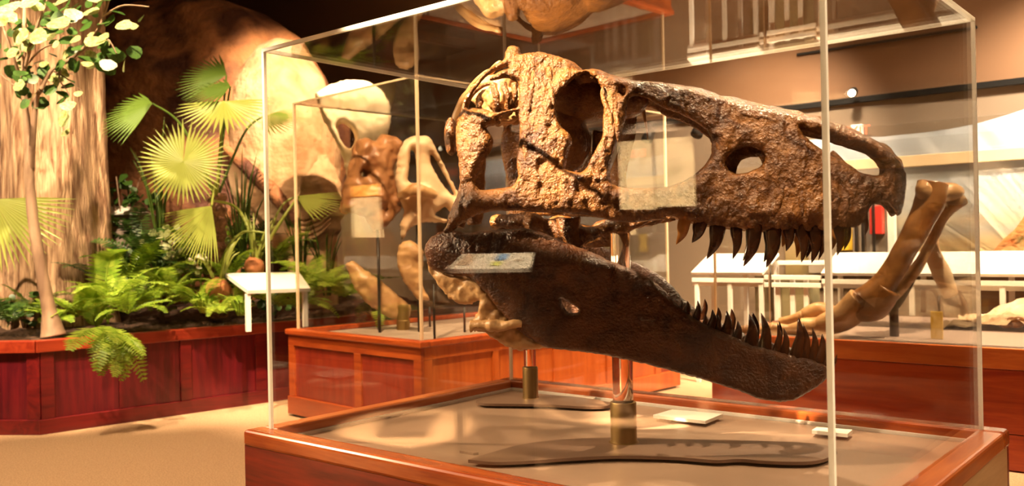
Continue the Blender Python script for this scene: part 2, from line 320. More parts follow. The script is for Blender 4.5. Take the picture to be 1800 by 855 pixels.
# far details on that wall
t = thing('exit_sign', 'small red glowing exit sign high on the grey wall above the snout', 'sign', wpx(1508, 236))
p0 = wt(wpx(1518, 230)); p1 = wt(wpx(1498, 230)); zz = wpx(1508, 243)[2]
obox('housing', PF, A, p0, p1, B, WD-.09, WD-.04, zz, zz+.12, M_white, t, .004)
def text(name, s, size, M, loc, ux, uy, parent=None, depth=.002, align='CENTER'):
    c = bpy.data.curves.new(name, 'FONT'); c.body = s; c.size = size; c.extrude = depth; c.align_x = align; c.align_y = 'CENTER'
    tmp = bpy.data.objects.new('t', c); COL.objects.link(tmp); bpy.context.view_layer.update()
    me = bpy.data.meshes.new_from_object(tmp); bpy.data.objects.remove(tmp); me.name = name; me.materials.clear(); me.materials.append(M)
    o = bpy.data.objects.new(name, me); COL.objects.link(o); ux = Vector(ux).normalized(); uy = Vector(uy).normalized(); uz = ux.cross(uy)
    WL[o] = np.array(loc, float); Mx = Matrix((ux, uy, uz)).transposed().to_4x4()
    if parent is not None: o.parent = parent; Mx.translation = Vector(np.array(loc)-WL[parent])
    else: Mx.translation = Vector(loc)
    o.matrix_basis = Mx; return o
M_exit = mat('exit_red_glow', (.9, .05, .02), .5); pb = M_exit.node_tree.nodes['Principled BSDF']; pb.inputs['Emission Color'].default_value = (1, .12, .05, 1); pb.inputs['Emission Strength'].default_value = 3
text('lettering', 'EXIT', .12, M_exit, wp((p0+p1)/2, WD-.095, zz+.06), (-A[0], -A[1], 0), (0, 0, 1), t)
# doorway with a red extinguisher box and tall pipes behind
t = thing('service_alcove', 'grey alcove with red extinguisher cabinet and thin pipes behind the snout', 'alcove', wpx(1530, 440))
q0 = wt(wpx(1572, 400)); q1 = wt(wpx(1425, 400)); zt = wpx(1500, 299)[2]
obox('back_panel', PF, A, q0, q1, B, WD-.12, WD-.06, 1.0, zt, mat('alcove_grey', (.20, .16, .12), .7), t)
obox('frame_post', PF, A, q0-.03, q0+.03, B, WD-.15, WD-.08, 1.0, zt, M_white, t, .004)
e0 = wt(wpx(1560, 400)); e1 = wt(wpx(1538, 400)); obox('extinguisher_cabinet', PF, A, e0, e1, B, WD-.2, WD-.12, wpx(1550, 412)[2], wpx(1550, 362)[2], M_red, t, .006)
for x in (1515, 1527, 1546):
    a_ = wt(wpx(x, 400)); obox('pipe', PF, A, a_-.012, a_+.012, B, WD-.22, WD-.2, 1.05, 1.7, M_dark, t, .004)
a_ = wt(wpx(1492, 400)); ob = obox('yellow_notice', PF, A, a_-.06, a_+.06, B, WD-.14, WD-.125, wpx(1492, 440)[2], wpx(1492, 402)[2], M_yellow, None, .003); tag(ob, 'small yellow notice on the alcove wall below the snout teeth', 'notice')
# track with lamps under the soffit
tr = thing('track_light', 'black track rail with small spot heads under the brown soffit', 'lamp', wp(3.2, WD-.5, 2.5))
obox('track_rail', PF, A, 2.4, 4.6, B, WD-.5, WD-.46, 2.5, 2.54, M_dark, tr, .004)
for a_ in (2.55, 3.1, 3.9):
    h = tube('lamp_head', [wp(a_, WD-.48, 2.44), wp(a_, WD-.56, 2.34)], [.05, .06], M_dark, tr, 12)
    tube('hanger', [wp(a_, WD-.48, 2.51), wp(a_, WD-.48, 2.42)], .012, M_dark, tr, 8)
M_lit = mat('lamp_glow', (1, .9, .7), .5); pb = M_lit.node_tree.nodes['Principled BSDF']; pb.inputs['Emission Color'].default_value = (1, .86, .6, 1); pb.inputs['Emission Strength'].default_value = 12
lp = wpx(1498, 163, WD-.25); tt = thing('spot_head', 'small bright spotlight glowing on the brown soffit right of the near case corner', 'lamp', lp)
tube('lamp_body', [lp+np.array([.04, .05, .03]), lp+np.array([0, 0, 0])], [.03, .045], M_dark, tt, 14); tube('bulb', [lp+np.array([0, 0, 0]), lp+np.array([-.012, -.015, -.01])], .032, M_lit, tt, 14)
# ------------------------------------------------------------------ main display case
case = thing('display_case', 'large clear acrylic display case on varnished red wooden plinth around the big brown skull', 'display case', cp(CW/2, CD/2, 0))
RW = .065      # rim outside the glass
def rimbox(name, s0, s1, t0, t1, z0, z1, M, bev=0, seg=3, par=case): return obox(name, N0, A, s0, s1, B, t0, t1, z0, z1, M, par, bev, seg)
RB = .02
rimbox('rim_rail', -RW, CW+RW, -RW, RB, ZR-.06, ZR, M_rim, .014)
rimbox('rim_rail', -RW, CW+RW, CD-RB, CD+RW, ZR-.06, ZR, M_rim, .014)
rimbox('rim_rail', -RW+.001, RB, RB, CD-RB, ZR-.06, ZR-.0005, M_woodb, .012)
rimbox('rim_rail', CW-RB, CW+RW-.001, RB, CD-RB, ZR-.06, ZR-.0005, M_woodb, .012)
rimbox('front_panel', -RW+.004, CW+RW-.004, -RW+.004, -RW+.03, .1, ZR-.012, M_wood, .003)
rimbox('back_panel', -RW+.004, CW+RW-.004, CD+RW-.03, CD+RW-.004, .1, ZR-.058, M_wood, .003)
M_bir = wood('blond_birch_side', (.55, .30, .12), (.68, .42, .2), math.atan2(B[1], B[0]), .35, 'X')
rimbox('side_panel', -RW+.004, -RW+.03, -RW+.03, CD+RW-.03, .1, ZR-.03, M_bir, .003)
rimbox('side_panel', CW+RW-.03, CW+RW-.004, -RW+.03, CD+RW-.03, .1, ZR-.03, M_wood, .003)
rimbox('plinth_base', -.02, CW+.02, -.02, CD+.02, 0, .1, M_dark)
rimbox('mat_board', RB-.004, CW-RB+.004, RB-.004, CD-RB+.004, ZM-.02, ZM, M_mat)
M_fil = mat('pale_mat_edge', (.85, .66, .42), .4)
for args in ((RB, CW-RB, CD-RB-.012, CD-RB), (CW-RB-.012, CW-RB, RB, CD-RB), (RB, RB+.006, RB, CD-RB)): rimbox('mat_edging', *args, ZM, ZM+.012, M_edge)
PT = .012
def pane(s0, s1, t0, t1, z0, z1): rimbox('acrylic_pane', s0, s1, t0, t1, z0, z1, M_glass)
pane(PT, CW-PT, 0, PT, ZR, ZT-PT); pane(PT, CW-PT, CD-PT, CD, ZR, ZT-PT)
pane(0, PT, PT, CD-PT, ZR, ZT-PT); pane(CW-PT, CW, PT, CD-PT, ZR, ZT-PT); pane(PT, CW-PT, PT, CD-PT, ZT-PT, ZT)
for s, t in ((0, 0), (CW-PT, 0), (0, CD-PT), (CW-PT, CD-PT)): rimbox('polished_edge', s, s+PT, t, t+PT, ZR, ZT-PT, M_edge)
rimbox('polished_edge', 0, CW, 0, PT, ZT-PT, ZT, M_edge); rimbox('polished_edge', 0, CW, CD-PT, CD, ZT-PT, ZT, M_edge)
rimbox('polished_edge', 0, PT, PT, CD-PT, ZT-PT, ZT, M_edge); rimbox('polished_edge', CW-PT, CW, PT, CD-PT, ZT-PT, ZT, M_edge)
# stands: shaped plate, bronze collar, clear rod
M_rod = bpy.data.materials.new('clear_rod'); M_rod.use_nodes = True; pb = M_rod.node_tree.nodes['Principled BSDF']
pb.inputs['Base Color'].default_value = (1, .93, .84, 1); pb.inputs['Transmission Weight'].default_value = 1; pb.inputs['Roughness'].default_value = .02; pb.inputs['IOR'].default_value = 1.47
def plate(name, pts, z, th, M, par):
    P = smoothpath([np.array([*atz(x, y, z)[:2], z+th]) for x, y in pts+[pts[0]]], 5*len(pts))[:-1]; P[:, 2] = z+th
    o = quad(name, P, M, th); 
    o.parent = par; o.location = Vector(WL[o]-WL[par]); return o
def stand(px, py, ztop, pts, label, r):
    c = atz(px, py, ZM); t = thing('skull_stand', label, 'stand', c)
    o = plate('base_plate', pts, ZM, .010, mat('satin_taupe_plate', (.17, .10, .065), .4), t)
    lathe('collar', c, [(r*2.2, ZM+.0095), (r*1.9, ZM+.014), (r*1.35, ZM+.022), (r*1.28, ZM+.03), (r*1.28, ZM+.15), (r*1.24, ZM+.153), (r*.9, ZM+.153)], M_brass, t)
    lathe('acrylic_rod', c, [(r, ZM+.153), (r, ztop)], M_rod, t); return t
stand(1097, 788, 1.36, [(823, 820), (868, 824), (930, 822), (1000, 817), (1080, 813), (1180, 815), (1220, 818), (1260, 821), (1300, 819), (1340, 822), (1385, 824), (1430, 823), (1458, 815), (1470, 800), (1420, 790), (1330, 786), (1200, 783), (1100, 780), (1010, 782), (930, 790), (870, 805)],
      'nearer clear rod stand with bronze collar on long wavy dark base plate under the jaw', .034)
stand(933, 708, 1.22, [(837, 714), (850, 718), (900, 719), (960, 720), (1030, 724), (1065, 723), (1071, 717), (1035, 709), (985, 704), (940, 701), (890, 702), (850, 707)],
      'farther clear rod stand with bronze collar on small taupe base plate', .026)
# label plates lying on the mat
def lab(pts, label, rows, h=.012):
    P = [np.array([*atz(x, y, ZM)[:2], ZM+h]) for x, y in pts]
    t = thing('caption_plate', label, 'plate', np.array([*np.mean(P, 0)[:2], ZM])); o = quad('plate_body', P, M_sign, h); o.parent = t; o.location = Vector(WL[o]-WL[t])
    P = np.array(P); mb_ = MB()
    for i in range(rows):
        f0 = (i+.5)/(rows+.3); 
        for k in range(9):
            a0 = .07+k*.098; a1 = a0+.06+.03*rng.random()
            q = [P[0]*(1-a)*(1-f)+P[1]*a*(1-f)+P[2]*a*f+P[3]*(1-a)*f for a, f in ((a0, f0), (a1, f0), (a1, f0+.35/rows), (a0, f0+.35/rows))]
            q = np.array(q)+[0, 0, .0006]; mb_.add(q, [(0, 1, 2, 3)])
    mb_.build('printed_lines', M_ink, t)
lab([(1148, 741), (1182, 731), (1271, 739), (1240, 752)], 'cream caption plate with printed lines on the mat between the stand and back edge', 7)
lab([(1427, 769), (1436, 763), (1499, 768), (1490, 776)], 'small pale caption plate on the mat beside the near case corner', 3)
lab([(1003, 705), (1012, 702), (1047, 704), (1040, 708)], 'tiny caption plate lying near the far edge of the mat', 2, .006)
ob = quad('mat_offcut', [np.array([*atz(x, y, ZM)[:2], ZM+.008]) for x, y in ((808, 797), (832, 801), (841, 800), (822, 797), (812, 795))], M_mat, .008)
tag(ob, 'little dark taupe sliver lying on the mat left of the long plate', 'offcut')
# ------------------------------------------------------------------ the big skull
TH = math.radians(14); U = np.array([math.cos(TH), -math.sin(TH), 0]); NV = np.array([math.sin(TH), math.cos(TH), 0]); C0 = np.array([-.232, 3.22, 0])
def w0(s): return np.interp(s, [-.1, 0, .2, .5, .72, .95, 1.2, 1.36, 1.46, 1.52], [.24, .30, .33, .27, .19, .155, .125, .10, .07, .03])
def wz(s, z):
    zb = 1.42; zt = np.interp(s, [0, .2, .45, .9, 1.4], [1.9, 1.98, 1.92, 1.82, 1.66]); v = np.clip((z-zb)/(zt-zb), 0, 1.1); return w0(s)*(1-np.interp(s, [0, .4, .8], [.35, .4, .55])*v**2)
def wj(s, z): return w0(s)*.92-.01
def unproj(px, wf, side=-1):
    """where the line of sight of a photo point meets the skull's flank (half width wf); returns s, z"""
    px = np.asarray(px, float); D = _f+CR*((px[:, :1]-900)/F_PX)-CU*((px[:, 1:]-427.5)/F_PX)
    n = np.full(len(px), -.2)
    for _ in range(25):
        k = (C0@NV+n)/(D@NV); P = EYE+D*k[:, None]; s = (P-C0)@U; z = P[:, 2]; n = .5*n+.5*(-wf(s, z))
    return s, z
def W3(s, n, z): return C0+np.outer(s, U)+np.outer(n, NV)+np.outer(z, [0, 0, 1])
def resample(poly, step):
    out = []; P = np.array(poly, float)
    for i in range(len(P)):
        a = P[i]; b = P[(i+1) % len(P)]; k = max(1, int(round(np.linalg.norm(b-a)/step)))
        for j in range(k): out.append(a+(b-a)*j/k)
    return np.array(out)
def smooth_poly(poly, step=4, it=2, jit=0):
    P = resample(poly, step)
    for _ in range(it): P = .25*np.roll(P, 1, 0)+.5*P+.25*np.roll(P, -1, 0)
    if jit: P = P+rng.normal(0, jit, P.shape)
    return P
def sheet(poly, holes=(), step=4.5, R=16, jit=.5, it=2):
    """triangulated 2D sheet with holes; returns points, triangles, boundary distance"""
    loops = [smooth_poly(poly, step, it, jit)]+[smooth_poly(h, step, it, jit*.6) for h in holes]
    V = np.concatenate(loops); E = []; o = 0
    for L in loops: E += [(o+i, o+(i+1) % len(L)) for i in range(len(L))]; o += len(L)
    segs = np.array([(V[a], V[b]) for a, b in E])
    def dist(Q):
        best = np.full(len(Q), 1e9)
        for a, b in segs:
            ab = b-a; t = np.clip(((Q-a)@ab)/(ab@ab+1e-9), 0, 1); best = np.minimum(best, np.linalg.norm(Q-a-t[:, None]*ab, axis=1))
        return best
    def inside(Q, L):
        c = np.zeros(len(Q), bool); x, y = Q[:, 0], Q[:, 1]
        for i in range(len(L)):
            x1, y1 = L[i]; x2, y2 = L[i-1]
            if y1 == y2: continue
            c ^= ((y1 > y) != (y2 > y)) & (x < (x2-x1)*(y-y1)/(y2-y1)+x1)
        return c
    lo = loops[0].min(0); hi = loops[0].max(0); gx = np.arange(lo[0], hi[0], step); gy = np.arange(lo[1], hi[1], step*.87)
    G = np.array([(x+(step/2 if j % 2 else 0), y) for j, y in enumerate(gy) for x in gx])+rng.uniform(-.15, .15, (len(gx)*len(gy), 2))*step
    m_ = inside(G, loops[0])
    for L in loops[1:]: m_ &= ~inside(G, L)
    G = G[m_]; dG = dist(G); k = dG > step*.45; G = G[k]; dG = dG[k]
    P = np.concatenate([V, G]); d = np.concatenate([np.zeros(len(V)), dG])
    v2, _, f2, _, _, _ = delaunay_2d_cdt([Vector(p) for p in P], E, [], 0, 1e-6)
    T = np.array([f for f in f2 if len(f) == 3]); Q = np.array([v[:] for v in v2])
    if len(Q) != len(P): d = dist(Q); d[d < .3] = 0
    cen = Q[T].mean(1); m_ = inside(cen, loops[0])
    for L in loops[1:]: m_ &= ~inside(cen, L)
    return Q, T[m_], d, R
def slab(mb, sh, wf, T, side=-1, off=0.0, rough=.006, back=.6, sheer=None):
    Q, Tr, d, R = sh; s, z = unproj(Q, wf); w_ = wf(s, z)+off
    if sheer: w_ = w_+sheer(s, z)
    th = T*np.sqrt(np.clip(1-(1-np.clip(d/R, 0, 1))**2, 0, 1))
    P0 = W3(s, side*w_, z); P1 = np.stack([s, z*.45, s*0+side*3.], 1); rdg = 1-2*np.abs(fbm(P1, 34, 3)); rg = fbm(P0, 12, 2)*rough*.55+fbm(P0+3, 60, 3)*rough*.45+rdg*rough*.6*(.5+.5*(z > 1.30)); rg = rg*np.clip(d/6, 0, 1)
    V = np.concatenate([W3(s, side*(w_+th+rg), z), W3(s, side*(w_-th*back), z)]); n = len(Q); bd = d < 1e-6
    mp = np.arange(2*n); mp[n:][bd] = np.arange(n)[bd]
    Fc = []
    for t in Tr:
        a, b, c = t; Fc.append((a, c, b) if side > 0 else (a, b, c)); q = (mp[n+a], mp[n+b], mp[n+c]); Fc.append(q if side > 0 else q[::-1])
    mb.add(V, Fc)
CR_OUT = [(888, 106), (889, 92), (895, 82), (905, 80), (915, 84), (916, 96), (931, 93), (950, 91), (971, 96), (988, 101), (1002, 109), (1012, 118), (1020, 126), (1025, 124), (1037, 122), (1051, 124), (1071, 133), (1090, 139), (1118, 142), (1153, 144), (1180, 149), (1213, 155), (1240, 163), (1265, 171), (1318, 183), (1367, 194), (1413, 204), (1443, 212), (1464, 217), (1496, 229), (1538, 247), (1569, 268), (1587, 289), (1593, 306), (1593, 330), (1589, 355), (1584, 374), (1576, 382), (1570, 368), (1560, 358), (1548, 354), (1535, 358), (1527, 369), (1520, 388), (1510, 398), (1485, 403), (1464, 402), (1451, 408), (1420, 409), (1395, 405), (1350, 408), (1300, 404), (1258, 400), (1223, 394), (1195, 387), (1174, 380), (1160, 388), (1120, 391), (1087, 391), (1060, 384), (1033, 378), (989, 374), (944, 374), (909, 371), (873, 371), (840, 378), (815, 392), (795, 408), (783, 413), (779, 405), (789, 392), (798, 378), (808, 353), (809, 327), (806, 282), (801, 252), (801, 237), (803, 222), (806, 205), (812, 190), (816, 175), (831, 152), (847, 137), (865, 121)]
H_ORB = [(1020, 133), (1034, 128), (1050, 142), (1060, 160), (1062, 181), (1060, 213), (1059, 241), (1048, 262), (1038, 279), (1031, 297), (1020, 304), (1003, 302), (993, 297), (996, 285), (1000, 265), (1007, 250), (1003, 236), (989, 225), (982, 213), (978, 185), (985, 167), (1000, 150), (1010, 140)]
H_LAC = [(1093, 150), (1100, 155), (1101, 162), (1096, 170), (1089, 165), (1087, 156)]
H_ANT = [(1106, 172), (1120, 168), (1140, 174), (1160, 188), (1190, 198), (1220, 213), (1242, 228), (1252, 246), (1250, 271), (1241, 287), (1221, 306), (1201, 319), (1175, 328), (1128, 331), (1100, 331), (1084, 328), (1074, 320), (1072, 306), (1073, 290), (1078, 270), (1090, 240), (1099, 213), (1102, 190)]
H_MAX = [(1276, 285), (1280, 299), (1293, 306), (1315, 303), (1336, 294), (1344, 284), (1343, 272), (1336, 264), (1318, 257), (1300, 260), (1284, 270)]
H_NAR = [(1406, 223), (1418, 227), (1450, 235), (1485, 248), (1520, 258), (1545, 277), (1557, 294), (1554, 306), (1538, 309), (1513, 304), (1485, 289), (1464, 272), (1443, 262), (1426, 250), (1412, 236)]
H_LTF = [(855, 224), (882, 219), (878, 208), (896, 199), (912, 196), (914, 230), (912, 258), (908, 285), (911, 312), (903, 327), (882, 331), (844, 335), (834, 322), (849, 288), (865, 262), (868, 245)]
H_STF = [(897, 118), (870, 130), (855, 142), (834, 165), (826, 186), (823, 194), (850, 196), (878, 199), (896, 194), (911, 190), (914, 170), (912, 146), (896, 139), (872, 145), (864, 145), (868, 138), (882, 127), (898, 122)]
sk = thing('dinosaur_skull', 'huge dark brown fanged carnivorous dinosaur skull with open jaws inside the near case', 'skull', W3(np.array([.7]), np.array([0.]), np.array([.9]))[0])
cr = MB(); SH = sheet(CR_OUT, [H_ORB, H_LAC, H_ANT, H_MAX, H_NAR, H_LTF, H_STF], 3.1, 17)
def flare(s, z):   # cheek flare and brow bosses as real relief
    f = .03*np.exp(-((s-.50)/.07)**2-((z-1.78)/.10)**2)      # lacrimal boss
    f += .035*np.exp(-((s-.25)/.08)**2-((z-1.84)/.10)**2)    # postorbital boss
    f += .03*np.exp(-((z-1.45)/.05)**2)*np.clip(1-s/.6, 0, 1)  # jugal flare
    f -= .02*np.exp(-((s-.86)/.12)**2-((z-1.58)/.07)**2)     # antorbital fossa
    f += .012*np.exp(-((z-1.42)/.04)**2)*(s > .7)
    return f
slab(cr, SH, wz, .026, -1, 0, .009, .6, flare); slab(cr, SH, wz, .026, 1, 0, .008, .6, flare)
# skull roof from flank to flank
top = [p for p in CR_OUT if True][5:38]; topS = resample(top+[top[-1]], 8)[:-1]; topS = np.array([p for i, p in enumerate(topS) if p[1] < 300])
topS = topS[:np.argmax(topS[:, 0])+1]; s_, z_ = unproj(topS+np.array([0, 4]), wz); K = 17; V = []; Fc = []
for lay in (0, 1):
    for i in range(len(s_)):
        for k in range(K):
            a = -1+2*k/(K-1); wv = float(wz(s_[i], z_[i]))+.01; cr_ = .025*(1-a*a) if s_[i] < .5 else .03*(1-a*a); V.append(W3(np.array([s_[i]]), np.array([a*wv]), np.array([z_[i]+cr_-.006-lay*.035]))[0])
nn = len(s_)*K
for i in range(len(s_)-1):
    for k in range(K-1):
        a, b, c, d = i*K+k, i*K+k+1, (i+1)*K+k+1, (i+1)*K+k; Fc += [(a, b, c, d), (a+nn, d+nn, c+nn, b+nn)]
for i in range(len(s_)-1):
    for k in (0, K-1): Fc.append((i*K+k, (i+1)*K+k, (i+1)*K+k+nn, i*K+k+nn))
for i in (0, len(s_)-1):
    for k in range(K-1): Fc.append((i*K+k, i*K+k+1, i*K+k+1+nn, i*K+k+nn))
V = np.array(V); V[:, 2] += fbm(V, 18, 4)*.008; cr.add(V, Fc)
cran = cr.build('cranium', M_bone, sk, True)
def blob(name, s, n, z, R, M, parent, amp=.15, sc=9, sub=4):
    return rock(name, W3(np.array([s]), np.array([n]), np.array([z]))[0], R, M, parent, amp, sc, sub)
def sp(px, py, n):    # skull-space point at a chosen lateral offset seen at a photo point
    D = ray(px, py); k = (C0@NV+n)/(D@NV); return EYE+D*k
rock('braincase', sp(985, 228, .02), (.10, .11, .17), M_bone, sk, .14, 9)
rock('braincase', sp(1020, 178, .02), (.22, .13, .085), M_bone, sk, .12, 9)
o_ = rock('braincase', sp(884, 178, -.03), (.09, .11, .085), M_bonel, sk, .34, 15, 5)
for a_ in ((868, 150, 872, 196, -.12), (885, 148, 893, 192, -.14), (903, 150, 900, 188, -.13), (842, 165, 838, 196, -.06)): tube('braincase_strut', [sp(a_[0], a_[1], a_[4]), sp((a_[0]+a_[2])/2+4, (a_[1]+a_[3])/2, a_[4]-.02), sp(a_[2], a_[3], a_[4])], [.012, .008, .014], M_bone, sk, 8, 16, lambda V: fbm(V, 30, 3)*.007)
rock('occipital_knob', sp(793, 240, -.16), (.022, .05, .065), M_bone, sk, .12, 18)
tube('arch_bone', [sp(815, 232, -.2), sp(822, 212, -.26), sp(845, 206, -.27), sp(872, 209, -.24)], [.02, .03, .028, .015], M_bone, sk, 12, 18, lambda V: fbm(V, 25, 3)*.006)
tube('arch_bone', [sp(818, 192, -.12), sp(828, 168, -.1), sp(845, 152, -.1), sp(862, 147, -.1)], [.007, .009, .009, .005], M_bone, sk, 8, 14)
tube('arch_bone', [sp(801, 215, .12), sp(815, 180, .1), sp(845, 140, .06), sp(880, 112, .0)], [.02, .018, .016, .012], M_bonel, sk, 10, 18, lambda V: fbm(V, 25, 3)*.005)
tube('quadrate', [sp(830, 245, -.20), sp(828, 290, -.23), sp(818, 345, -.26), sp(800, 395, -.28)], [.02, .02, .03, .03], M_bone, sk, 14, 24, lambda V: fbm(V, 20, 3)*.008, .6)
tube('quadrate', [sp(838, 245, .20), sp(838, 290, .23), sp(835, 345, .26), sp(835, 395, .28)], [.03, .032, .035, .03], M_bone, sk, 14, 24, lambda V: fbm(V, 20, 3)*.008, .6)
tube('pterygoid', [sp(870, 390, -.1), sp(930, 392, -.1), sp(985, 400, -.08), sp(1040, 415, -.06), sp(1085, 400, -.05), sp(1180, 378, -.04)], [.02, .035, .05, .035, .028, .015], M_bone, sk, 12, 50, lambda V: fbm(V, 15, 4)*.02, .8)
tube('pterygoid', [sp(945, 395, .12), sp(990, 395, .1), sp(1050, 410, .06), sp(1110, 395, .05), sp(1190, 376, .04)], [.02, .04, .04, .028, .015], M_bone, sk, 12, 40, lambda V: fbm(V, 15, 4)*.02, .8)
tube('pterygoid_flange', [sp(1000, 385, -.12), sp(1003, 410, -.13), sp(1020, 432, -.13)], [.04, .035, .012], M_bone, sk, 10, 16, lambda V: fbm(V, 20, 3)*.01, .6)
tube('epipterygoid', [sp(1052, 230, .05), sp(1045, 290, .05), sp(1025, 330, .04), sp(1010, 370, .02)], [.02, .016, .018, .03], M_bone, sk, 10, 20, lambda V: fbm(V, 25, 3)*.006)
tube('bone_splint', [sp(1128, 178, .10), sp(1133, 205, .10), sp(1139, 245, .10)], [.009, .006, .002], M_bonel, sk, 8, 10)
tube('premaxilla_shelf', [sp(1462, 268, -.06), sp(1490, 300, -.08), sp(1525, 325, -.07), sp(1560, 325, -.03)], [.006, .018, .028, .03], M_bone, sk, 12, 26, lambda V: fbm(V, 30, 3)*.004)
mw = MB(); slab(mw, sheet([(1255, 238), (1352, 238), (1355, 276), (1312, 276), (1297, 286), (1293, 312), (1262, 312)], [], 6, 10), lambda s, z: wz(s, z)*.35, .008, -1, 0, .003); mw.build('inner_wall', M_bone, sk, True)
# ridges and pits on the maxilla
rg = MB()
for (x, y, dx, dy, r) in [(1180, 160, 90, 22, .010), (1285, 193, 100, 30, .012), (1385, 228, 60, 50, .010), (1330, 330, -14, 50, .009), (1290, 335, -16, 48, .008), (1250, 345, -14, 40, .008), (1375, 320, -12, 60, .010), (1415, 320, -8, 60, .011), (1450, 300, 10, 80, .014), (1475, 300, 22, 60, .016), (1355, 240, 40, 40, .008), (1262, 250, 10, 60, .008), (940, 120, -10, 90, .012), (965, 115, 10, 70, .012), (925, 230, 2, 70, .010), (1060, 150, 15, 90, .008), (1080, 170, 10, 80, .010)]:
    pp = np.array([(x+dx*f+rng.normal(0, 2), y+dy*f+rng.normal(0, 2)) for f in (0, .33, .66, 1)]); s, z = unproj(pp, wz); P = W3(s, -(wz(s, z)+flare(s, z)+.018), z)
    V, Fc = tubevf(smoothpath(P, 22), np.interp(np.linspace(0, 1, 22), [0, .2, .8, 1], [.001, r, r, .001]), 8); V = V+fbm(V, 40, 3)[:, None]*.004*NV; rg.add(V, Fc)
fixn(rg.build('bone_ridges', M_bone, sk, True))
# jaws
JAW = [(749, 438), (758, 420), (772, 408), (795, 404), (822, 410), (846, 407), (892, 403), (922, 401), (953, 409), (998, 428), (1044, 445), (1074, 459), (1105, 471), (1129, 483), (1150, 494), (1173, 516), (1195, 540), (1215, 555), (1242, 572), (1283, 589), (1317, 605), (1354, 615), (1392, 625), (1426, 632), (1448, 640), (1458, 650), (1454, 667), (1426, 688), (1395, 705), (1371, 708), (1337, 703), (1304, 689), (1239, 669), (1185, 654), (1134, 640), (1100, 633), (1060, 624), (1013, 618), (960, 612), (930, 596), (905, 576), (878, 547), (850, 510), (822, 486), (795, 484), (768, 478), (752, 466)]
JH = [(985, 522), (1000, 533), (1016, 541), (1020, 548), (1003, 552), (993, 545)]
jb = MB(); JS = sheet(JAW, [JH], 4.6, 15)
def jflare(s, z): return .022*np.exp(-((z-1.30+.16*(s-.2))/.045)**2)*(s < .62)+.008*np.exp(-((z-(1.02-.14*(s-.9)))/.05)**2)*(s > .7)
slab(jb, JS, wj, .024, -1, 0, .006, .6, jflare)
jaw = jb.build('lower_jaw', M_jaw, sk, True)
jb2 = MB(); slab(jb2, sheet(JAW, [], 6, 15), wj, .022, 1, 0, .006, .6, jflare); jb2.build('lower_jaw', M_jaw, sk, True)
# rear jaw plates behind the diagonal edge; their light is put in as paler bone
ANG = [(752, 440), (762, 468), (795, 480), (824, 484), (850, 505), (880, 545), (908, 574), (935, 595), (975, 605), (985, 612), (940, 616), (910, 620), (886, 612), (862, 597), (852, 588), (828, 585), (824, 568), (834, 552), (838, 528), (828, 536), (801, 536), (786, 527), (764, 503), (746, 475), (745, 450)]
jb3 = MB(); slab(jb3, sheet(ANG, [], 4, 11, .9, 1), wj, .028, -1, -.035, .014, .6); jb3.build('angular_plate', M_bonel, sk, True)
tube('articular_shelf', [sp(762, 430, -.30), sp(790, 436, -.31), (sp(815, 424, -.30))], [.010, .016, .004], M_bonel, sk, 8, 14, lambda V: fbm(V, 40, 3)*.006)
tube('angular_ridge', [sp(828, 574, -.29), sp(870, 573, -.30), sp(915, 570, -.29)], [.022, .016, .010], M_bonel, sk, 10, 20, lambda V: fbm(V, 40, 3)*.010)
tube('jaw_symphysis', [sp(1395, 672, -.05), sp(1430, 660, 0), sp(1440, 655, .05)], [.03, .035, .03], M_bone, sk, 10, 14)
# teeth
def tooth(bx, by, tx, ty, wpx_, wf, off, down, side=-1, M=M_tooth):
    s, z = unproj([(bx, by), (tx, ty)], wf); n = side*(wf(s[0], z[0])+off); B0 = W3(s[:1], np.array([n]), z[:1])[0]; T0 = W3(s[1:], np.array([n-side*.012]), z[1:])[0]
    ax = T0-B0; L = np.linalg.norm(ax); rt = B0-ax/L*min(.035, L*.5); bend = U*(.10*L); r = wpx_/2/F_PX*2.85
    mid = B0+ax*.5+bend*1.0; P = smoothpath([rt, B0+bend*.2, mid, T0], 12); R = np.array([.75, .92, 1, 1.02, 1, .95, .86, .74, .6, .42, .22, .03])*r
    V, Fc = tubevf(P, R, 10, .68, NV); fixn(mobj('tooth', V, Fc, M, sk, True))
M_toothg = mat('amber_tooth', (.30, .11, .02), .25, bump=(30, .2, .003), col2=(.45, .2, .05), scale=14)
UT = [(1201, 396, 1188, 430, 22), (1229, 398, 1216, 427, 24), (1260, 400, 1242, 456, 28), (1293, 404, 1288, 456, 21), (1324, 406, 1307, 469, 27), (1358, 406, 1347, 471, 28), (1385, 402, 1382, 442, 22), (1407, 404, 1409, 462, 22), (1430, 404, 1427, 463, 24), (1446, 400, 1439, 458, 16), (1474, 398, 1472, 450, 22), (1488, 398, 1484, 440, 14), (1520, 386, 1521, 414, 10)]
for k, (a, b, c, d, e) in enumerate(UT): tooth(a, b, c, d, e, wz, .004, 1, -1, M_toothg if k == 0 else M_tooth)
for (a, b, c, d, e) in UT[2:11]: tooth(a, b, c, d-6, e*.9, wz, .0, 1, 1, M_toothg if e < 23 else M_tooth)
LT = [(1196, 541, 1197, 528, 8), (1206, 548, 1208, 530, 13), (1222, 560, 1226, 529, 15), (1237, 570, 1240, 553, 9), (1248, 577, 1252, 545, 17), (1261, 580, 1260, 551, 11), (1274, 586, 1277, 547, 19), (1293, 597, 1297, 565, 17), (1318, 604, 1317, 553, 23), (1343, 611, 1338, 551, 22), (1364, 614, 1367, 569, 13), (1378, 618, 1378, 578, 15), (1399, 624, 1403, 562, 22), (1414, 626, 1412, 570, 15), (1427, 628, 1429, 578, 16), (1436, 636, 1446, 588, 20), (1447, 644, 1454, 619, 12), (1458, 648, 1472, 624, 8)]
for (a, b, c, d, e) in LT: tooth(a, b+2, c, d, e, wj, -.004, -1, -1)
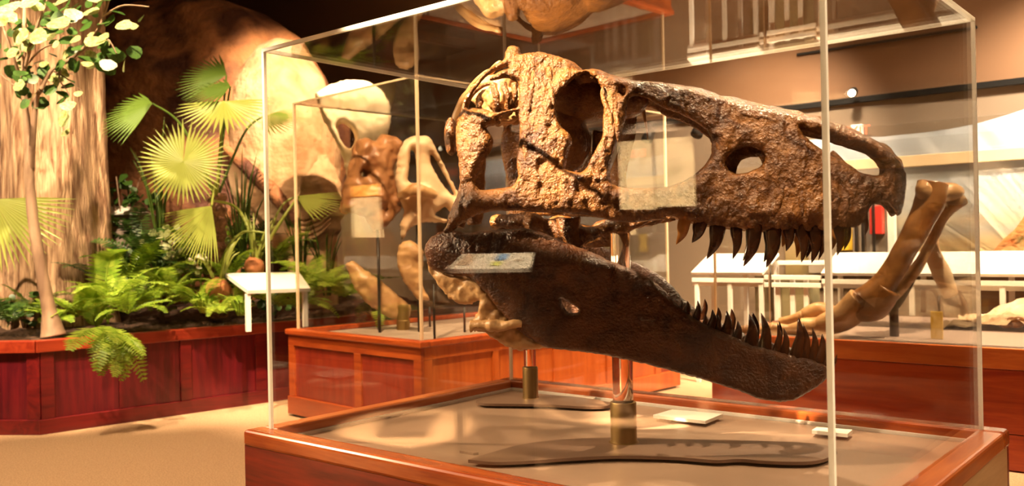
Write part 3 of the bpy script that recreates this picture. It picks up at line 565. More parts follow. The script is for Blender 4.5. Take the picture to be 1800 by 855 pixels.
for (a, b, c, d, e) in LT[2:14:2]: tooth(a+8, b+4, c+8, d+6, e*.9, wj, -.004, -1, 1)
# ------------------------------------------------------------------ second display case (left, behind)
G2N = np.array([-.621, 6.025]); A2 = np.array([-.7130, .7011]); B2 = np.array([.7011, .7130]); W2, D2, Z2T = 1.54, 2.9, 2.48
c2 = thing('display_case', 'second acrylic display case on orange-red panelled cabinet standing in front of the ferns', 'display case', np.array([*(G2N+A2*W2/2+B2*D2/2), 0]))
def b2(name, s0, s1, t0, t1, z0, z1, M, bev=0, seg=2, par=c2): return obox(name, G2N, A2, s0, s1, B2, t0, t1, z0, z1, M, par, bev, seg)
M_w2a = wood('cabinet_cherry_front', (.26, .035, .006), (.42, .08, .012), math.atan2(A2[1], A2[0]), .35, 'X')
M_w2av = wood('cabinet_cherry_panel', (.16, .010, .006), (.26, .028, .010), 0, .35, 'Z')
M_w2b = wood('cabinet_orange_side', (.38, .07, .008), (.52, .12, .016), 0, .35, 'Z')
b2('rim_rail', -.07, W2+.07, -.07, .02, ZR-.045, ZR, M_w2a, .01); b2('rim_rail', -.07, W2+.07, D2-.02, D2+.07, ZR-.045, ZR, M_w2a, .01)
b2('rim_rail', -.07, .02, .02, D2-.02, ZR-.045, ZR-.001, M_w2a, .01); b2('rim_rail', W2-.02, W2+.07, .02, D2-.02, ZR-.045, ZR-.001, M_w2a, .01)
b2('mat_board', .018, W2-.018, .018, D2-.018, ZR-.07, ZR-.045, mat('pale_grey_board', (.36, .28, .22), .5))
b2('apron', -.05, W2+.05, -.05, -.02, ZR-.13, ZR-.045, M_w2a, .003); b2('apron', -.05, -.02, -.02, D2+.05, ZR-.13, ZR-.045, M_w2b, .003)
b2('plinth_base', -.03, W2+.03, -.03, D2+.03, 0, .09, M_dark); b2('cabinet_body', -.02, W2+.05, -.02, D2+.05, .09, ZR-.075, M_w2av)
for s0, s1 in ((-.05, .03), (.63, .71), (W2-.03, W2+.05)): b2('stile', s0, s1, -.05, -.021, .16, ZR-.13, M_w2a, .003)
for s0, s1 in ((.03, .63), (.71, W2-.03)): b2('panel', s0+.002, s1-.002, -.035, -.021, .16, ZR-.132, M_w2av, .002)
for t0, t1 in ((-.049, .05), (.62, .68), (1.27, 1.33), (1.92, 1.98), (2.6, 2.68)): b2('stile', -.05, -.021, t0 if t0 > 0 else -.02, t1, .16, ZR-.13, M_w2b, .003)
for t0, t1 in ((.05, .62), (.68, 1.27), (1.33, 1.92), (1.98, 2.6)): b2('panel', -.037, -.021, t0+.002, t1-.002, .16, ZR-.132, M_w2b, .002)
b2('skirting', -.06, W2+.06, -.06, -.021, .02, .16, M_w2a, .004); b2('skirting', -.06, -.021, -.021, D2+.06, .02, .16, M_w2b, .004)
def pane2(name, s0, s1, t0, t1, z0, z1, M): b2(name, s0, s1, t0, t1, z0, z1, M)
for a_ in ((PT, W2-PT, 0, PT, ZR, Z2T-PT), (PT, W2-PT, D2-PT, D2, ZR, Z2T-PT), (0, PT, PT, D2-PT, ZR, Z2T-PT), (W2-PT, W2, PT, D2-PT, ZR, Z2T-PT), (PT, W2-PT, PT, D2-PT, Z2T-PT, Z2T)): pane2('acrylic_pane', *a_, M_glass)
for s, t in ((0, 0), (W2-.018, 0), (0, D2-.018), (W2-.018, D2-.018)): pane2('polished_edge', s, s+.018, t, t+.018, ZR, Z2T-PT, M_glass_edge2)
for a_ in ((0, W2, 0, PT), (0, W2, D2-PT, D2), (0, PT, PT, D2-PT), (W2-PT, W2, PT, D2-PT)): pane2('polished_edge', *a_, Z2T-PT, Z2T, M_glass_edge2)
# fossils in the second case: each a relief shape with its own thickness at its own distance
def fossil(name, poly, holes, Y, T, M, label, cat, root=None, tilt=0., R=14, rough=.02, st=5, sc=7, bulge=.9):
    """solid rounded bone built on an upright plane at distance Y (turned by tilt)"""
    Q, Tr, d, R_ = sheet(poly, holes, st, R, .6); D = _f+CR*((Q[:, :1]-900)/F_PX)-CU*((Q[:, 1:]-427.5)/F_PX)
    cx = np.mean(Q[:, 0]); nrm = np.array([math.sin(tilt), math.cos(tilt), 0]); p0 = aty(cx, 430, Y); k = ((p0-EYE)@nrm)/(D@nrm); P = EYE+D*k[:, None]
    th = T*np.sqrt(np.clip(1-(1-np.clip(d/R, 0, 1))**2, 0, 1)); bul = T*bulge*np.clip(d/(R*3.5), 0, 1)
    rgf = fbm(P, sc, 5)*rough*np.clip(d/6, 0, 1); V = np.concatenate([P-nrm*(th+bul+rgf)[:, None], P+nrm*(th+bul*.5)[:, None]]); n = len(Q)
    mp = np.arange(2*n); mp[n:][d < 1e-6] = np.arange(n)[d < 1e-6]; Fc = []
    for a, b, c in Tr: Fc += [(a, b, c), (mp[n+a], mp[n+c], mp[n+b])]
    o = fixn(mobj(name, V, Fc, M, root, True))
    if root is None: tag(o, label, cat)
    return o
s2 = thing('fossil_skull', 'rough chestnut-brown ridged fossil skull in the second case behind the yellow-headed reflection', 'skull', aty(670, 575, 6.9))
fossil('cranium', [(628, 245), (643, 241), (660, 250), (668, 236), (685, 237), (700, 242), (706, 256), (700, 275), (690, 300), (698, 330), (706, 350), (704, 372), (690, 385), (680, 398), (655, 408), (640, 380), (615, 375), (600, 372), (602, 345), (608, 315), (618, 290), (622, 265)], [[(634, 298), (640, 302), (638, 312), (631, 308)]], 7.1, .09, M_brown2, None, None, s2, -.5, 15, .05, 4, 6)
tube('horn_core', [aty(640, 260, 7.1), aty(628, 290, 7.05), aty(615, 330, 7.05), aty(604, 372, 7.1)], [.06, .07, .06, .02], M_brown2, s2, 12, 24, lambda V: fbm(V, 9, 4)*.03)
tube('support_post', [aty(664, 405, 7.1), [*aty(664, 405, 7.1)[:2], ZR-.045]], .012, M_dark, s2, 8)
s3 = thing('fossil_skull', 'tan fossil skull with tall eye opening and long sloping cheek bars in the second case', 'skull', aty(745, 585, 6.9))
fossil('cranium', [(700, 268), (712, 245), (728, 238), (745, 238), (758, 244), (766, 262), (780, 290), (796, 322), (812, 350), (812, 372), (800, 392), (770, 392), (745, 390), (722, 400), (706, 425), (703, 395), (712, 372), (700, 345), (694, 310)],
       [[(722, 262), (729, 268), (733, 300), (735, 322), (722, 322), (716, 318), (720, 290)], [(756, 270), (764, 278), (782, 310), (800, 345), (792, 342), (774, 320), (758, 290)], [(762, 378), (782, 362), (795, 378), (790, 388)]], 7.1, .06, M_pale2, None, None, s3, -.35, 10, .02, 3.5, 7)
tube('jaw_bar', [aty(703, 345, 6.95), aty(720, 335, 6.9), aty(745, 335, 6.9), aty(765, 345, 6.95)], [.03, .045, .045, .02], M_bonel, s3, 10, 20, lambda V: fbm(V, 12, 3)*.02)
tube('support_post', [aty(733, 395, 7.1), [*aty(733, 395, 7.1)[:2], ZR-.045]], .010, M_dark, s3, 8)
fj = fossil('fossil_jawbone', [(606, 462), (622, 458), (640, 474), (668, 492), (700, 520), (724, 540), (722, 556), (704, 565), (676, 556), (645, 534), (622, 506)], [], 7.3, .05, M_bonel, 'broad pale fossil jawbone low in the second case', 'fossil bone', None, -.3, 14, .04, 4)
fp = fossil('fossil_plate', [(700, 430), (720, 420), (745, 440), (742, 500), (757, 530), (735, 528), (712, 500), (697, 465)], [], 6.9, .04, M_bonel, 'narrow tan fossil bone standing beside the near corner of the second case', 'fossil bone', None, -.3, 12, .03, 4)
for x, y0, y1, yy, l in ((665, 530, 584, 7.3, 'black rod under the pale jawbone left end'), (755, 540, 586, 7.5, 'black rod under the pale jawbone right end'), (762, 500, 592, 6.55, 'black rod beside the near edge of the second case'), (816, 540, 582, 7.0, 'short black rod right of the second case corner edge')):
    zb = ZR-.045; p = aty(x, y0, yy); o = tube('mount_rod', [p, [p[0], p[1], zb]], .009, M_dark, None, 8); tag(o, l, 'rod', None)
ped = lathe('round_block', [*atz(709, 580, ZR-.045)[:2]], [(.055, ZR-.045), (.055, ZR+.03), (.05, ZR+.035), (.05, ZR+.15), (.04, ZR+.16)], M_brass); tag(ped, 'amber bronze mounting block on the second case board near its corner', 'mount')
# pale frill standing behind the second case
ff = fossil('frill_skull', [(552, 165), (575, 150), (610, 140), (645, 142), (672, 158), (686, 185), (688, 215), (680, 245), (690, 262), (700, 300), (700, 340), (640, 345), (612, 320), (605, 290), (598, 265), (585, 240), (570, 215), (560, 190)], [[(592, 222), (604, 216), (618, 228), (625, 245), (618, 262), (608, 260), (597, 244)]], 8.6, .10, mat('cream_bone_cast', (.74, .55, .30), .5, bump=(12, .5, .02), col2=(.88, .74, .52), scale=3), 'tall cream bony neck frill with oval hole behind the brown fossils', 'fossil skull', None, -.2, 8, .04, 4, 3, .5)
# ------------------------------------------------------------------ planter
QA = np.array([-3.47, 6.56]); QB = np.array([-2.20, 7.70]); PU = (QB-QA)/np.linalg.norm(QB-QA); PN = np.array([-PU[1], PU[0]]); PL = 4.2
pl = thing('planter', 'long dark red panelled wooden planter filled with ferns along the left', 'planter', np.array([*(QA+PU*1.5+PN*.8), 0]))
def pb_(name, a0, a1, b0, b1, z0, z1, M, bev=0, seg=2): return obox(name, QA, PU, a0, a1, PN, b0, b1, z0, z1, M, pl, bev, seg)
M_pw = wood('planter_cherry', (.085, .003, .005), (.17, .008, .008), math.atan2(PU[1], PU[0]), .38, 'X'); M_pwv = wood('planter_cherry_panel', (.07, .002, .007), (.15, .006, .010), 0, .38, 'Z'); M_pc = wood('planter_cap_cherry', (.22, .018, .006), (.34, .04, .012), math.atan2(PU[1], PU[0]), .35, 'X')
pb_('cap_rail', -.03, PL, -.03, .06, ZR-.09, ZR, M_pc, .006); pb_('core_wall', -.001, PL, .02, .05, .0, ZR-.09, M_pwv)
pb_('skirting', -.02, PL, -.02, .02, 0, .11, M_pw, .004)
for a_ in (0, 1.03, 1.68, 2.4, 3.1, 3.8): pb_('stile', a_, a_+.09, -.012, .02, .11, ZR-.09, M_pw, .003)
for a0, a1 in ((.09, .55), (.553, 1.03), (1.12, 1.68), (1.77, 2.05), (2.053, 2.4), (2.49, 3.1), (3.19, 3.8)): pb_('panel', a0+.001, a1-.001, .004, .02, .11, ZR-.092, M_pwv, .0015)
LU = np.array([-.97, .10]); LU /= np.linalg.norm(LU); LN = np.array([-LU[1], LU[0]]) * -1
obox('cap_rail', QA-PU*.02, LU, 0, 3, LN, -.03, .06, ZR-.09, ZR-.001, M_pc, pl, .006); obox('core_wall', QA, LU, .03, 3, LN, .01, .05, 0, ZR-.09, M_pwv, pl)
obox('skirting', QA, LU, .0, 3, LN, -.025, .01, 0, .11, M_pw, pl, .004)
obox('stile', QA, LU, .0, .1, LN, -.015, .01, .11, ZR-.09, M_pw, pl, .003)
obox('panel', QA, LU, .102, 1.2, LN, -.002, .01, .11, ZR-.092, M_pwv, pl, .0015)
soil = []
nx, ny = 60, 30
for j in range(ny):
    for i in range(nx):
        q = QA+PU*(-.0+4.2*i/(nx-1))+PN*(.06+1.6*j/(ny-1))+LU*(0); q = q if i else q
        soil.append((q[0]-(1-i/(nx-1))*1.2*(j/(ny-1)), q[1], ZR-.05+.10*math.sin(j*.25)*rng.random()*.4+.12*j/(ny-1)))
so = mobj('soil', soil, [(j*nx+i, j*nx+i+1, (j+1)*nx+i+1, (j+1)*nx+i) for j in range(ny-1) for i in range(nx-1)], M_soil, pl, True)
soil2 = [np.array([*(QA+LU*3*i/10+np.array([0, 1])*(.03+3.0*j/10)), ZR-.05+.03*j/10]) for j in range(11) for i in range(11)]
mobj('soil', soil2, [(j*11+i, (j+1)*11+i, (j+1)*11+i+1, j*11+i+1) for j in range(10) for i in range(10)], M_soil, pl, True)
# big trunk, flared and fluted
def bigtrunk(pxl, pxr, Y, label, ztop=5.4, flare_=.25, seed=0, base=540):
    a = aty(pxl, 300, Y); b = aty(pxr, 300, Y); c = (a+b)/2; r = (b[0]-a[0])/2; ns, nz = 72, 60; V = []; Fc = []
    for j in range(nz):
        z = .6+(ztop-.6)*j/(nz-1); f = 1+flare_*math.exp(-(z-.6)/.5)
        for i in range(ns):
            t = 2*math.pi*i/ns; rr = r*f*(1+.075*math.sin(t*6+seed+.2*z)+.035*math.sin(t*11+seed*2+.2*z)+.015*math.sin(t*17+z)); V.append((c[0]+rr*math.cos(t), c[1]+rr*math.sin(t), z))
    for j in range(nz-1):
        for i in range(ns): Fc.append((j*ns+i, j*ns+(i+1) % ns, (j+1)*ns+(i+1) % ns, (j+1)*ns+i))
    o = mobj('tree_trunk', V, Fc, M_bark, None, True, lambda V: fbm(V*np.array([1, 1, .15]), 9, 4)*.02); tag(o, label, 'tree trunk'); return o
bigtrunk(18, 178, 8.1, 'wide fluted grey-pink tree trunk rising from the planter at the left')
bigtrunk(-120, 10, 8.6, 'second thick tree trunk cut off by the left edge of the photo', seed=2)
# sculpted animal behind the planter
def ellip(c, R, n1=64, n2=48, pw=1.0):
    V = []; Fc = []
    for j in range(n2+1):
        p = math.pi*j/n2
        for i in range(n1): t = 2*math.pi*i/n1; V.append((c[0]+R[0]*math.sin(p)**pw*math.cos(t), c[1]+R[1]*math.sin(p)**pw*math.sin(t), c[2]+R[2]*math.cos(p)))
    for j in range(n2):
        for i in range(n1): Fc.append((j*n1+i, j*n1+(i+1) % n1, (j+1)*n1+(i+1) % n1, (j+1)*n1+i))
    return np.array(V), Fc
an = thing('animal_sculpture', 'huge rounded tan sculpted animal with wrinkled hide towering behind the palms', 'sculpture', aty(400, 560, 10.2))
V, Fc = ellip(aty(345, 300, 10.4), (1.72, 1.15, 1.98), 120, 90, .92)
def hided(V): return fbm(V, 1.6, 4)*.08+np.abs(vnoise(V*np.array([1, 1, .5]), 5))*-.03
mobj('body', V, Fc, M_hide, an, True, hided)
V, Fc = ellip(aty(490, 268, 9.9), (.66, .7, 1.25), 80, 60); mobj('haunch', V, Fc, M_hidep, an, True, lambda V: fbm(V, 2.5, 4)*.03)
P = [aty(525, 300, 9.75), aty(548, 370, 9.7), aty(546, 430, 9.7), aty(550, 500, 9.7), aty(556, 590, 9.7)]
tube('leg', P, [.42, .34, .26, .25, .30], M_hidep, an, 40, 90, lambda V: fbm(V, 3, 4)*.02+.016*np.sin(V[:, 2]*38+3*np.sin(V[:, 0]*4))*np.exp(-((V[:, 2]-1.7)/.35)**2))
for k in range(5): tube('skin_fold', [aty(505+3*k, 372+9*k, 9.42), aty(530+2*k, 384+9*k, 9.36), aty(560, 376+9*k, 9.36), aty(582, 360+8*k, 9.45)], [.005, .022, .022, .005], M_hidep, an, 8, 20)
tube('belly_ridge', [aty(395, 260, 9.25), aty(440, 300, 9.2), aty(490, 350, 9.2), aty(520, 395, 9.35)], [.04, .07, .07, .04], M_hide, an, 12, 30, lambda V: fbm(V, 5, 3)*.03)
# grey plinth with white top behind the trunk
t = thing('low_plinth', 'grey box plinth with white sloped top between trunk and palms', 'plinth', np.array([*aty(205, 400, 8.75)[:2], .5]))
o_ = aty(205, 400, 8.75)[:2]; zt = aty(205, 378, 8.75)[2]
obox('plinth_box', o_, (1, 0), -.28, .22, (0, 1), 0, .4, .5, zt, M_grey, t, .004)
V = np.array([[o_[0]-.32, o_[1]-.06, zt], [o_[0]+.26, o_[1]-.06, zt], [o_[0]+.26, o_[1]+.4, zt], [o_[0]-.32, o_[1]+.4, zt], [o_[0]-.16, o_[1]+.1, zt+.09], [o_[0]+.02, o_[1]+.1, zt+.09], [o_[0]+.02, o_[1]+.3, zt+.09], [o_[0]-.16, o_[1]+.3, zt+.09]])
fixn(mobj('white_top', V, [(0, 1, 2, 3), (4, 5, 6, 7), (0, 1, 5, 4), (1, 2, 6, 5), (2, 3, 7, 6), (3, 0, 4, 7)], M_white, t))
# reading rail on the planter
t = thing('reading_rail', 'white slanted reading panel on two posts standing in the ferns', 'sign', aty(470, 565, 7.35))
Pp = [aty(395, 487, 7.55), aty(525, 484, 7.95), aty(545, 513, 7.45), aty(435, 517, 7.1)]
o = quad('panel_board', Pp, M_sign, .03); o.parent = t; o.location = Vector(WL[o]-WL[t])
for x, y in ((437, 517), (537, 513)):
    yy = 7.12 if x < 500 else 7.46; p = aty(x, y, yy); obox('post', p[:2], PU, -.02, .02, PN, 0, .03, ZR-.02, p[2]+.0, M_white, t, .003)
mbk = MB()
Pq = np.array(Pp)
def onp(a, f): return Pq[0]*(1-a)*(1-f)+Pq[1]*a*(1-f)+Pq[2]*a*f+Pq[3]*(1-a)*f
for f in (.2, .35, .5, .65, .8): mbk.add(np.array([onp(a, b) for a, b in ((.12, f), (.8, f), (.8, f+.04), (.12, f+.04))])+[0, 0, .002], [(0, 1, 2, 3)])
pk = mbk.build('printed_lines', M_cream, t); pk['kind'] = 'stuff'
# ------------------------------------------------------------------ plants
def inst(me, name, Mx, parent, world_parent_loc):
    o = bpy.data.objects.new(name, me); COL.objects.link(o); o.parent = parent
    o.matrix_basis = Matrix.Translation(-Vector(world_parent_loc)) @ Mx; return o
def basis(x, y, z, loc, sc=(1, 1, 1)):
    Mx = Matrix(((x[0]*sc[0], y[0]*sc[1], z[0]*sc[2], loc[0]), (x[1]*sc[0], y[1]*sc[1], z[1]*sc[2], loc[1]), (x[2]*sc[0], y[2]*sc[1], z[2]*sc[2], loc[2]), (0, 0, 0, 1))); return Mx
def blade_mesh(M, w=1.0):
    # pleated blade of unit length: wedge that touches its neighbours to mid length, then tapers to a free tip
    V = []; Fc = []; fs = (0, .12, .3, .48, .62, .78, .9, 1.0)
    for f in fs:
        ww = w*.5*(f/.48 if f <= .48 else (1-((f-.48)/.52)**1.6)*.98+.02); dz = -.10*max(0, f-.3)**2
        V += [(-ww, f, dz), (0, f, dz-.32*ww), (ww, f, dz)]
    for i in range(len(fs)-1): a = i*3; Fc += [(a, a+1, a+4, a+3), (a+1, a+2, a+5, a+4)]
    me = bpy.data.meshes.new('blade'); me.from_pydata(V, [], Fc); me.materials.append(M); me.update(); return me
BL = {m_.name: blade_mesh(m_) for m_ in (M_palm, M_palmd, M_green)}
def fan(palm, hub, facing, down, Rr, spread, nb, M, base, droop=.0, join=.45):
    """fan-palm frond: hub, petiole and single blades radiating in the fan's plane"""
    z = Vector(facing).normalized(); y = Vector(down); y = (y-z*y.dot(z)).normalized(); x = y.cross(z)
    V, Fc = [], []; fr = MB(); hub = np.array(hub); mid = (np.array(base)*.45+hub*.55)+np.array([0, .05, .18])
    Vt, Ft = tubevf(smoothpath([base, mid, hub], 18), np.linspace(.014, .008, 18), 7); fr.add(Vt, Ft)
    f = fr.build('frond', M, palm, False)
    me = BL[M.name]; wd = 2*math.tan(math.radians(spread/nb/2))*Rr*.48*1.08
    for i in range(nb):
        a = math.radians(-spread/2+spread*(i+.5)/nb)+rng.normal(0, .006); L = Rr*(1+rng.normal(0, .03)); d = (x*math.sin(a)+y*math.cos(a)); d2 = (d-z*droop).normalized(); sx_ = d2.cross(z).normalized(); zz_ = sx_.cross(d2)
        st = hub; o = bpy.data.objects.new('blade', me); COL.objects.link(o); o.parent = f
        o.matrix_basis = Matrix.Translation(-Vector(WL[f])) @ basis(sx_, d2, zz_, st, (wd, L, wd))
pa = thing('fan_palm', 'fan palm with big pale yellow pleated fronds on a dark fibrous trunk', 'palm', aty(380, 520, 8.0))
PB = aty(380, 352, 8.0)
tube('trunk', [aty(380, 560, 8.0), aty(378, 480, 8.0), aty(380, 400, 8.0), aty(381, 340, 8.0)], [.11, .09, .085, .08], M_trunk, pa, 18, 60, lambda V: .012*np.sin(V[:, 2]*55))
fan(pa, aty(322, 285, 7.4), (.15, -1, .25), (-.05, 0, -1), .37, 356, 50, M_palm, PB, .06, .5)
fan(pa, aty(393, 178, 7.7), (.1, -.75, .8), (.12, -.3, -.8), .40, 210, 24, M_palm, PB, .15, .25)
fan(pa, aty(405, 152, 7.9), (0, -.55, 1), (-1, -.2, .1), .42, 150, 20, M_palmd, PB, .12, .35)
fan(pa, aty(398, 132, 8.2), (0, -.8, .8), (-.9, .1, .15), .46, 120, 18, M_palmd, PB, .1, .35)
fan(pa, aty(268, 182, 7.8), (-.1, -.7, .8), (-1, -.1, -.1), .5, 130, 20, M_palmd, PB, .2, .35)
fan(pa, aty(372, 362, 7.3), (-.2, -1, .25), (-.62, 0, -.8), .50, 100, 26, M_palm, PB, .1, .55)
fan(pa, aty(462, 205, 8.4), (0, -.5, 1), (1, 0, -.15), .42, 150, 22, M_palmd, PB, .12, .5)
pc = thing('fan_palm', 'pale green palm frond hanging in at the left photo edge before the trunk', 'palm', aty(-60, 560, 7.0))
fan(pc, aty(-12, 350, 7.0), (.2, -1, .3), (.5, 0, -.85), .60, 130, 26, M_palm, aty(-80, 480, 7.2), .12, .4)
pd = thing('fan_palm', 'low palm seen through the case glass with a long yellow-green frond and arching stalk', 'palm', aty(460, 560, 8.4))
fan(pd, aty(520, 345, 8.4), (.1, -.6, 1), (1, -.1, -.35), .46, 90, 14, M_palm, aty(448, 480, 8.2), .1, .3)
def arc(t_, pts, r, M, n=30, name='stalk'): return tube(name, [aty(*p) for p in pts], r, M, t_, 8, n)
arc(pd, [(455, 472, 8.0), (440, 410, 8.0), (415, 365, 8.0), (370, 352, 7.6)], [.03, .018, .013, .01], M_palm)
arc(pd, [(462, 440, 8.2), (500, 380, 8.2), (525, 345, 8.3)], [.02, .014, .01], M_palm)
arc(pd, [(385, 470, 7.9), (405, 430, 7.9), (430, 408, 7.9), (470, 410, 7.9)], [.02, .014, .012, .006], M_palm)
# round bulbs with sprouting leaves
for (x, y, r, Y, l) in ((384, 510, .10, 7.5, 'rusty round cycad bulb sprouting yellow leaves below the palm'), (447, 470, .09, 8.0, 'low terracotta-brown cycad bulb left of the case edge')):
    cyc = thing('cycad', l, 'plant', aty(x, y+20, Y)); rock('bulb', aty(x, y, Y), (r, r, r*1.1), M_pot, cyc, .12, 12, 3)
    for k in range(9):
        a = rng.uniform(0, 6.28); h = rng.uniform(.15, .42); e = aty(x, y, Y)+np.array([math.cos(a)*.2, math.sin(a)*.15, r+h]); s_0 = aty(x, y, Y)+np.array([math.cos(a)*.03, math.sin(a)*.03, r*.8])
        tube('sprout', [s_0, (s_0+e)/2+np.array([0, 0, .06]), e], [.014, .012, .002], M_palm, cyc, 5, 8, None, .4)
# fern fronds
def frond_mesh(M, n=20, curl=1., seed=0, wf=.2):
    r_ = np.random.default_rng(seed); V = []; Fc = []
    def c(f): return np.array([0, f*(1-.12*f*f*curl), .42*f-.62*f*f*curl])
    for i in range(n):
        f = .1+.9*i/n; p = c(f); q = c(min(1, f+.01)); t = q-p; t /= np.linalg.norm(t)+1e-9; L = wf*math.sin(math.pi*min(1, (f+.12)*.86))**.8*(1+r_.normal(0, .05)); ww = .028
        for sd in (-1, 1):
            d = np.array([sd, .35, -.18+r_.normal(0, .06)]); d /= np.linalg.norm(d); k = len(V)
            V += [p-t*ww*.4, p+t*ww*.5, p+d*L*.55+t*ww*.75, p+d*L, p+d*L*.5-t*ww*.55]; Fc.append((k, k+1, k+2, k+3, k+4) if sd > 0 else (k+4, k+3, k+2, k+1, k))
    P = np.array([c(f) for f in np.linspace(0, 1, 8)]); Vt, Ft = tubevf(P, np.linspace(.008, .002, 8), 4); k = len(V); V += list(Vt); Fc += [tuple(i+k for i in f) for f in Ft]
    me = bpy.data.meshes.new('frond'); me.from_pydata([tuple(v) for v in V], [], Fc); me.materials.append(M); me.update(); return me
FR = {0: [frond_mesh(M_green, 20, c_, i) for i, c_ in enumerate((1., .7, 1.3))], 1: [frond_mesh(M_greenb, 20, c_, i+5) for i, c_ in enumerate((1., .7, 1.4))], 2: [frond_mesh(M_greend, 18, c_, i+9) for i, c_ in enumerate((.8, .6, 1.1))]}
def fern(x, y, Y, L, kind, label, n=11, z=None, droop=None, group=None):
    L *= 1.22; c = aty(x, y-8, Y); t = thing('fern', label, 'fern', c, group); az = rng.uniform(0, 6.28)
    for k in range(n):
        a = az+2*math.pi*k/n+rng.normal(0, .2) if droop is None else droop[0]+rng.normal(0, droop[1]); el = rng.uniform(.1, .9) if droop is None else rng.uniform(-.75, .05)
        yv = Vector((math.cos(a)*math.cos(el), math.sin(a)*math.cos(el), math.sin(el))); xv = Vector((-math.sin(a), math.cos(a), 0)); xv = (xv+Vector((0, 0, rng.normal(0, .25)))).normalized(); zv = xv.cross(yv).normalized()*-1; 
        if zv.z < 0: zv = -zv
        xv = yv.cross(zv); s = L*rng.uniform(.75, 1.15)
        inst(FR[kind][k % 3], 'frond', basis(xv, yv, zv, c, (s, s, s)), t, WL[t])
FE = [(15, 575, 6.9, .33, 2, 'dark green fern in the planter at the left photo edge'), (60, 560, 7.3, .3, 0, 'small fern in front of the wide trunk base'), (135, 565, 7.0, .33, 1, 'yellow-green fern right of the slender tree foot'),
      (200, 540, 7.0, .36, 1, 'bright fern above the hanging fronds'), (230, 500, 7.6, .42, 0, 'mid green fern beside the trunk right edge'), (270, 480, 8.0, .5, 2, 'deep green bushy fern below the drooping palm frond'),
      (300, 530, 7.6, .36, 1, 'lime green fern low behind the planter rail left of the rust bulb'), (350, 545, 7.4, .34, 1, 'lime green fern in front of the rust-coloured bulb'), (330, 460, 8.3, .45, 0, 'leafy green fern around the palm trunk foot'),
      (415, 540, 7.55, .28, 0, 'small fern under the white reading panel'), (430, 440, 8.7, .42, 2, 'dark fern far behind the reading panel'), (480, 470, 8.6, .55, 0, 'tall pale fern behind the reading panel seen through glass'),
      (490, 548, 7.9, .30, 1, 'small fern under the reading panel right side'), (560, 520, 8.1, .48, 1, 'lush fern right of the reading panel'), (605, 530, 8.2, .50, 1, 'bright fern spilling over the planter edge behind the second case'), (225, 560, 6.85, .3, 0, 'fern on the planter rail right of the hanging fronds'),
      (170, 500, 7.9, .4, 2, 'dark fern in the gap right of the wide trunk')]
for f in FE: fern(*f)
fern(182, 585, 6.65, .42, 1, 'bright fern with long fronds hanging over the planter front', 9, None, (-.95, .38))
fern(205, 610, 6.62, .30, 1, 'lowest drooping fern tuft over the planter panel', 6, None, (-.9, .4))
fern(640, 540, 7.85, .34, 1, 'drooping yellow-green fern tip near the second case left edge', 5, None, (-.6, .6))
for q in ((255, 545, 7.2, .34, 0, 'green fern behind the rail between the hanging fronds and the middle'), (300, 500, 7.9, .42, 1, 'light green fern in the middle of the planter'), (385, 560, 7.25, .26, 1, 'lime fern tuft at the rail left of the reading panel post'),
          (250, 440, 8.5, .48, 2, 'tall dark fern under the grey plinth'), (100, 575, 6.95, .26, 0, 'little fern left of the slender tree foot behind the rail'), (525, 545, 7.9, .30, 1, 'lime fern under the right post of the reading panel'), (400, 500, 7.9, .36, 0, 'green fern between the two rust bulbs')): fern(*q)
# upright curled young fronds
cf = thing('curled_frond', 'tall bright curling fern frond standing right of the wide trunk', 'fern', aty(190, 560, 7.2))
for pts, s in (([(190, 570, 7.2), (185, 510, 7.2), (195, 455, 7.2), (225, 440, 7.1)], 14), ([(170, 575, 7.1), (165, 530, 7.1), (175, 500, 7.0)], 10)):
    P = smoothpath([aty(*p) for p in pts], 26); b_ = MB(); Vt, Ft = tubevf(P, np.linspace(.012, .004, 26), 6); b_.add(Vt, Ft)
    for i in range(2, 25):
        for sd in (-1, 1):
            L = .17*math.sin(math.pi*(i+2)/29); d = np.array([sd*.9, -.35, .25]); tt_ = P[min(25, i+1)]-P[i]; tt_ /= np.linalg.norm(tt_); b_.add(np.array([P[i]-tt_*.014, P[i]+tt_*.014, P[i]+d*L*.6+tt_*.02, P[i]+d*L, P[i]+d*L*.5-tt_*.012]), [(0, 1, 2, 3, 4)])
    b_.build('frond', M_greenb, cf)
# grassy clumps and leafy shrubs
def blades(x, y, Y, n, L, M, label, name='grass_clump', up=.9, cat='grass'):
    c = aty(x, y, Y); t = thing(name, label, cat, c)
    for k in range(n):
        a = rng.uniform(0, 6.28); l = L*rng.uniform(.6, 1.1); s = rng.uniform(.1, 1-up+.25); e = c+np.array([math.cos(a)*l*s, math.sin(a)*l*s, l*up*rng.uniform(.6, 1)])
        P = smoothpath([c+np.array([math.cos(a)*.03, math.sin(a)*.03, 0]), (c+e)/2+np.array([0, 0, l*.12]), e], 7); Vt, Ft = tubevf(P, np.array([.006, .008, .008, .007, .005, .004, .001]), 4, .25); mobj('blade', Vt, Ft, M, t, True)
blades(360, 550, 7.35, 34, .42, M_greenb, 'spiky lime grass clump just right of the planter middle', up=.5)
blades(425, 555, 7.3, 26, .34, M_green, 'grass tuft at the left post of the reading panel', up=.6)
blades(425, 470, 8.3, 22, 1.15, M_palmd, 'tall dark reeds right of the palm trunk', 'reed_clump', .97, 'reeds')
blades(280, 420, 8.6, 16, 1.1, M_palmd, 'thin dark reeds in front of the sculpture left of the big round frond', 'reed_clump', .97, 'reeds')
blades(530, 500, 8.6, 18, .95, M_palmd, 'thin reeds seen through the case glass before the sculpted leg', 'reed_clump', .97, 'reeds')
blades(575, 520, 8.5, 14, .9, M_greend, 'sparse reeds right of the sculpted leg', 'reed_clump', .97, 'reeds')
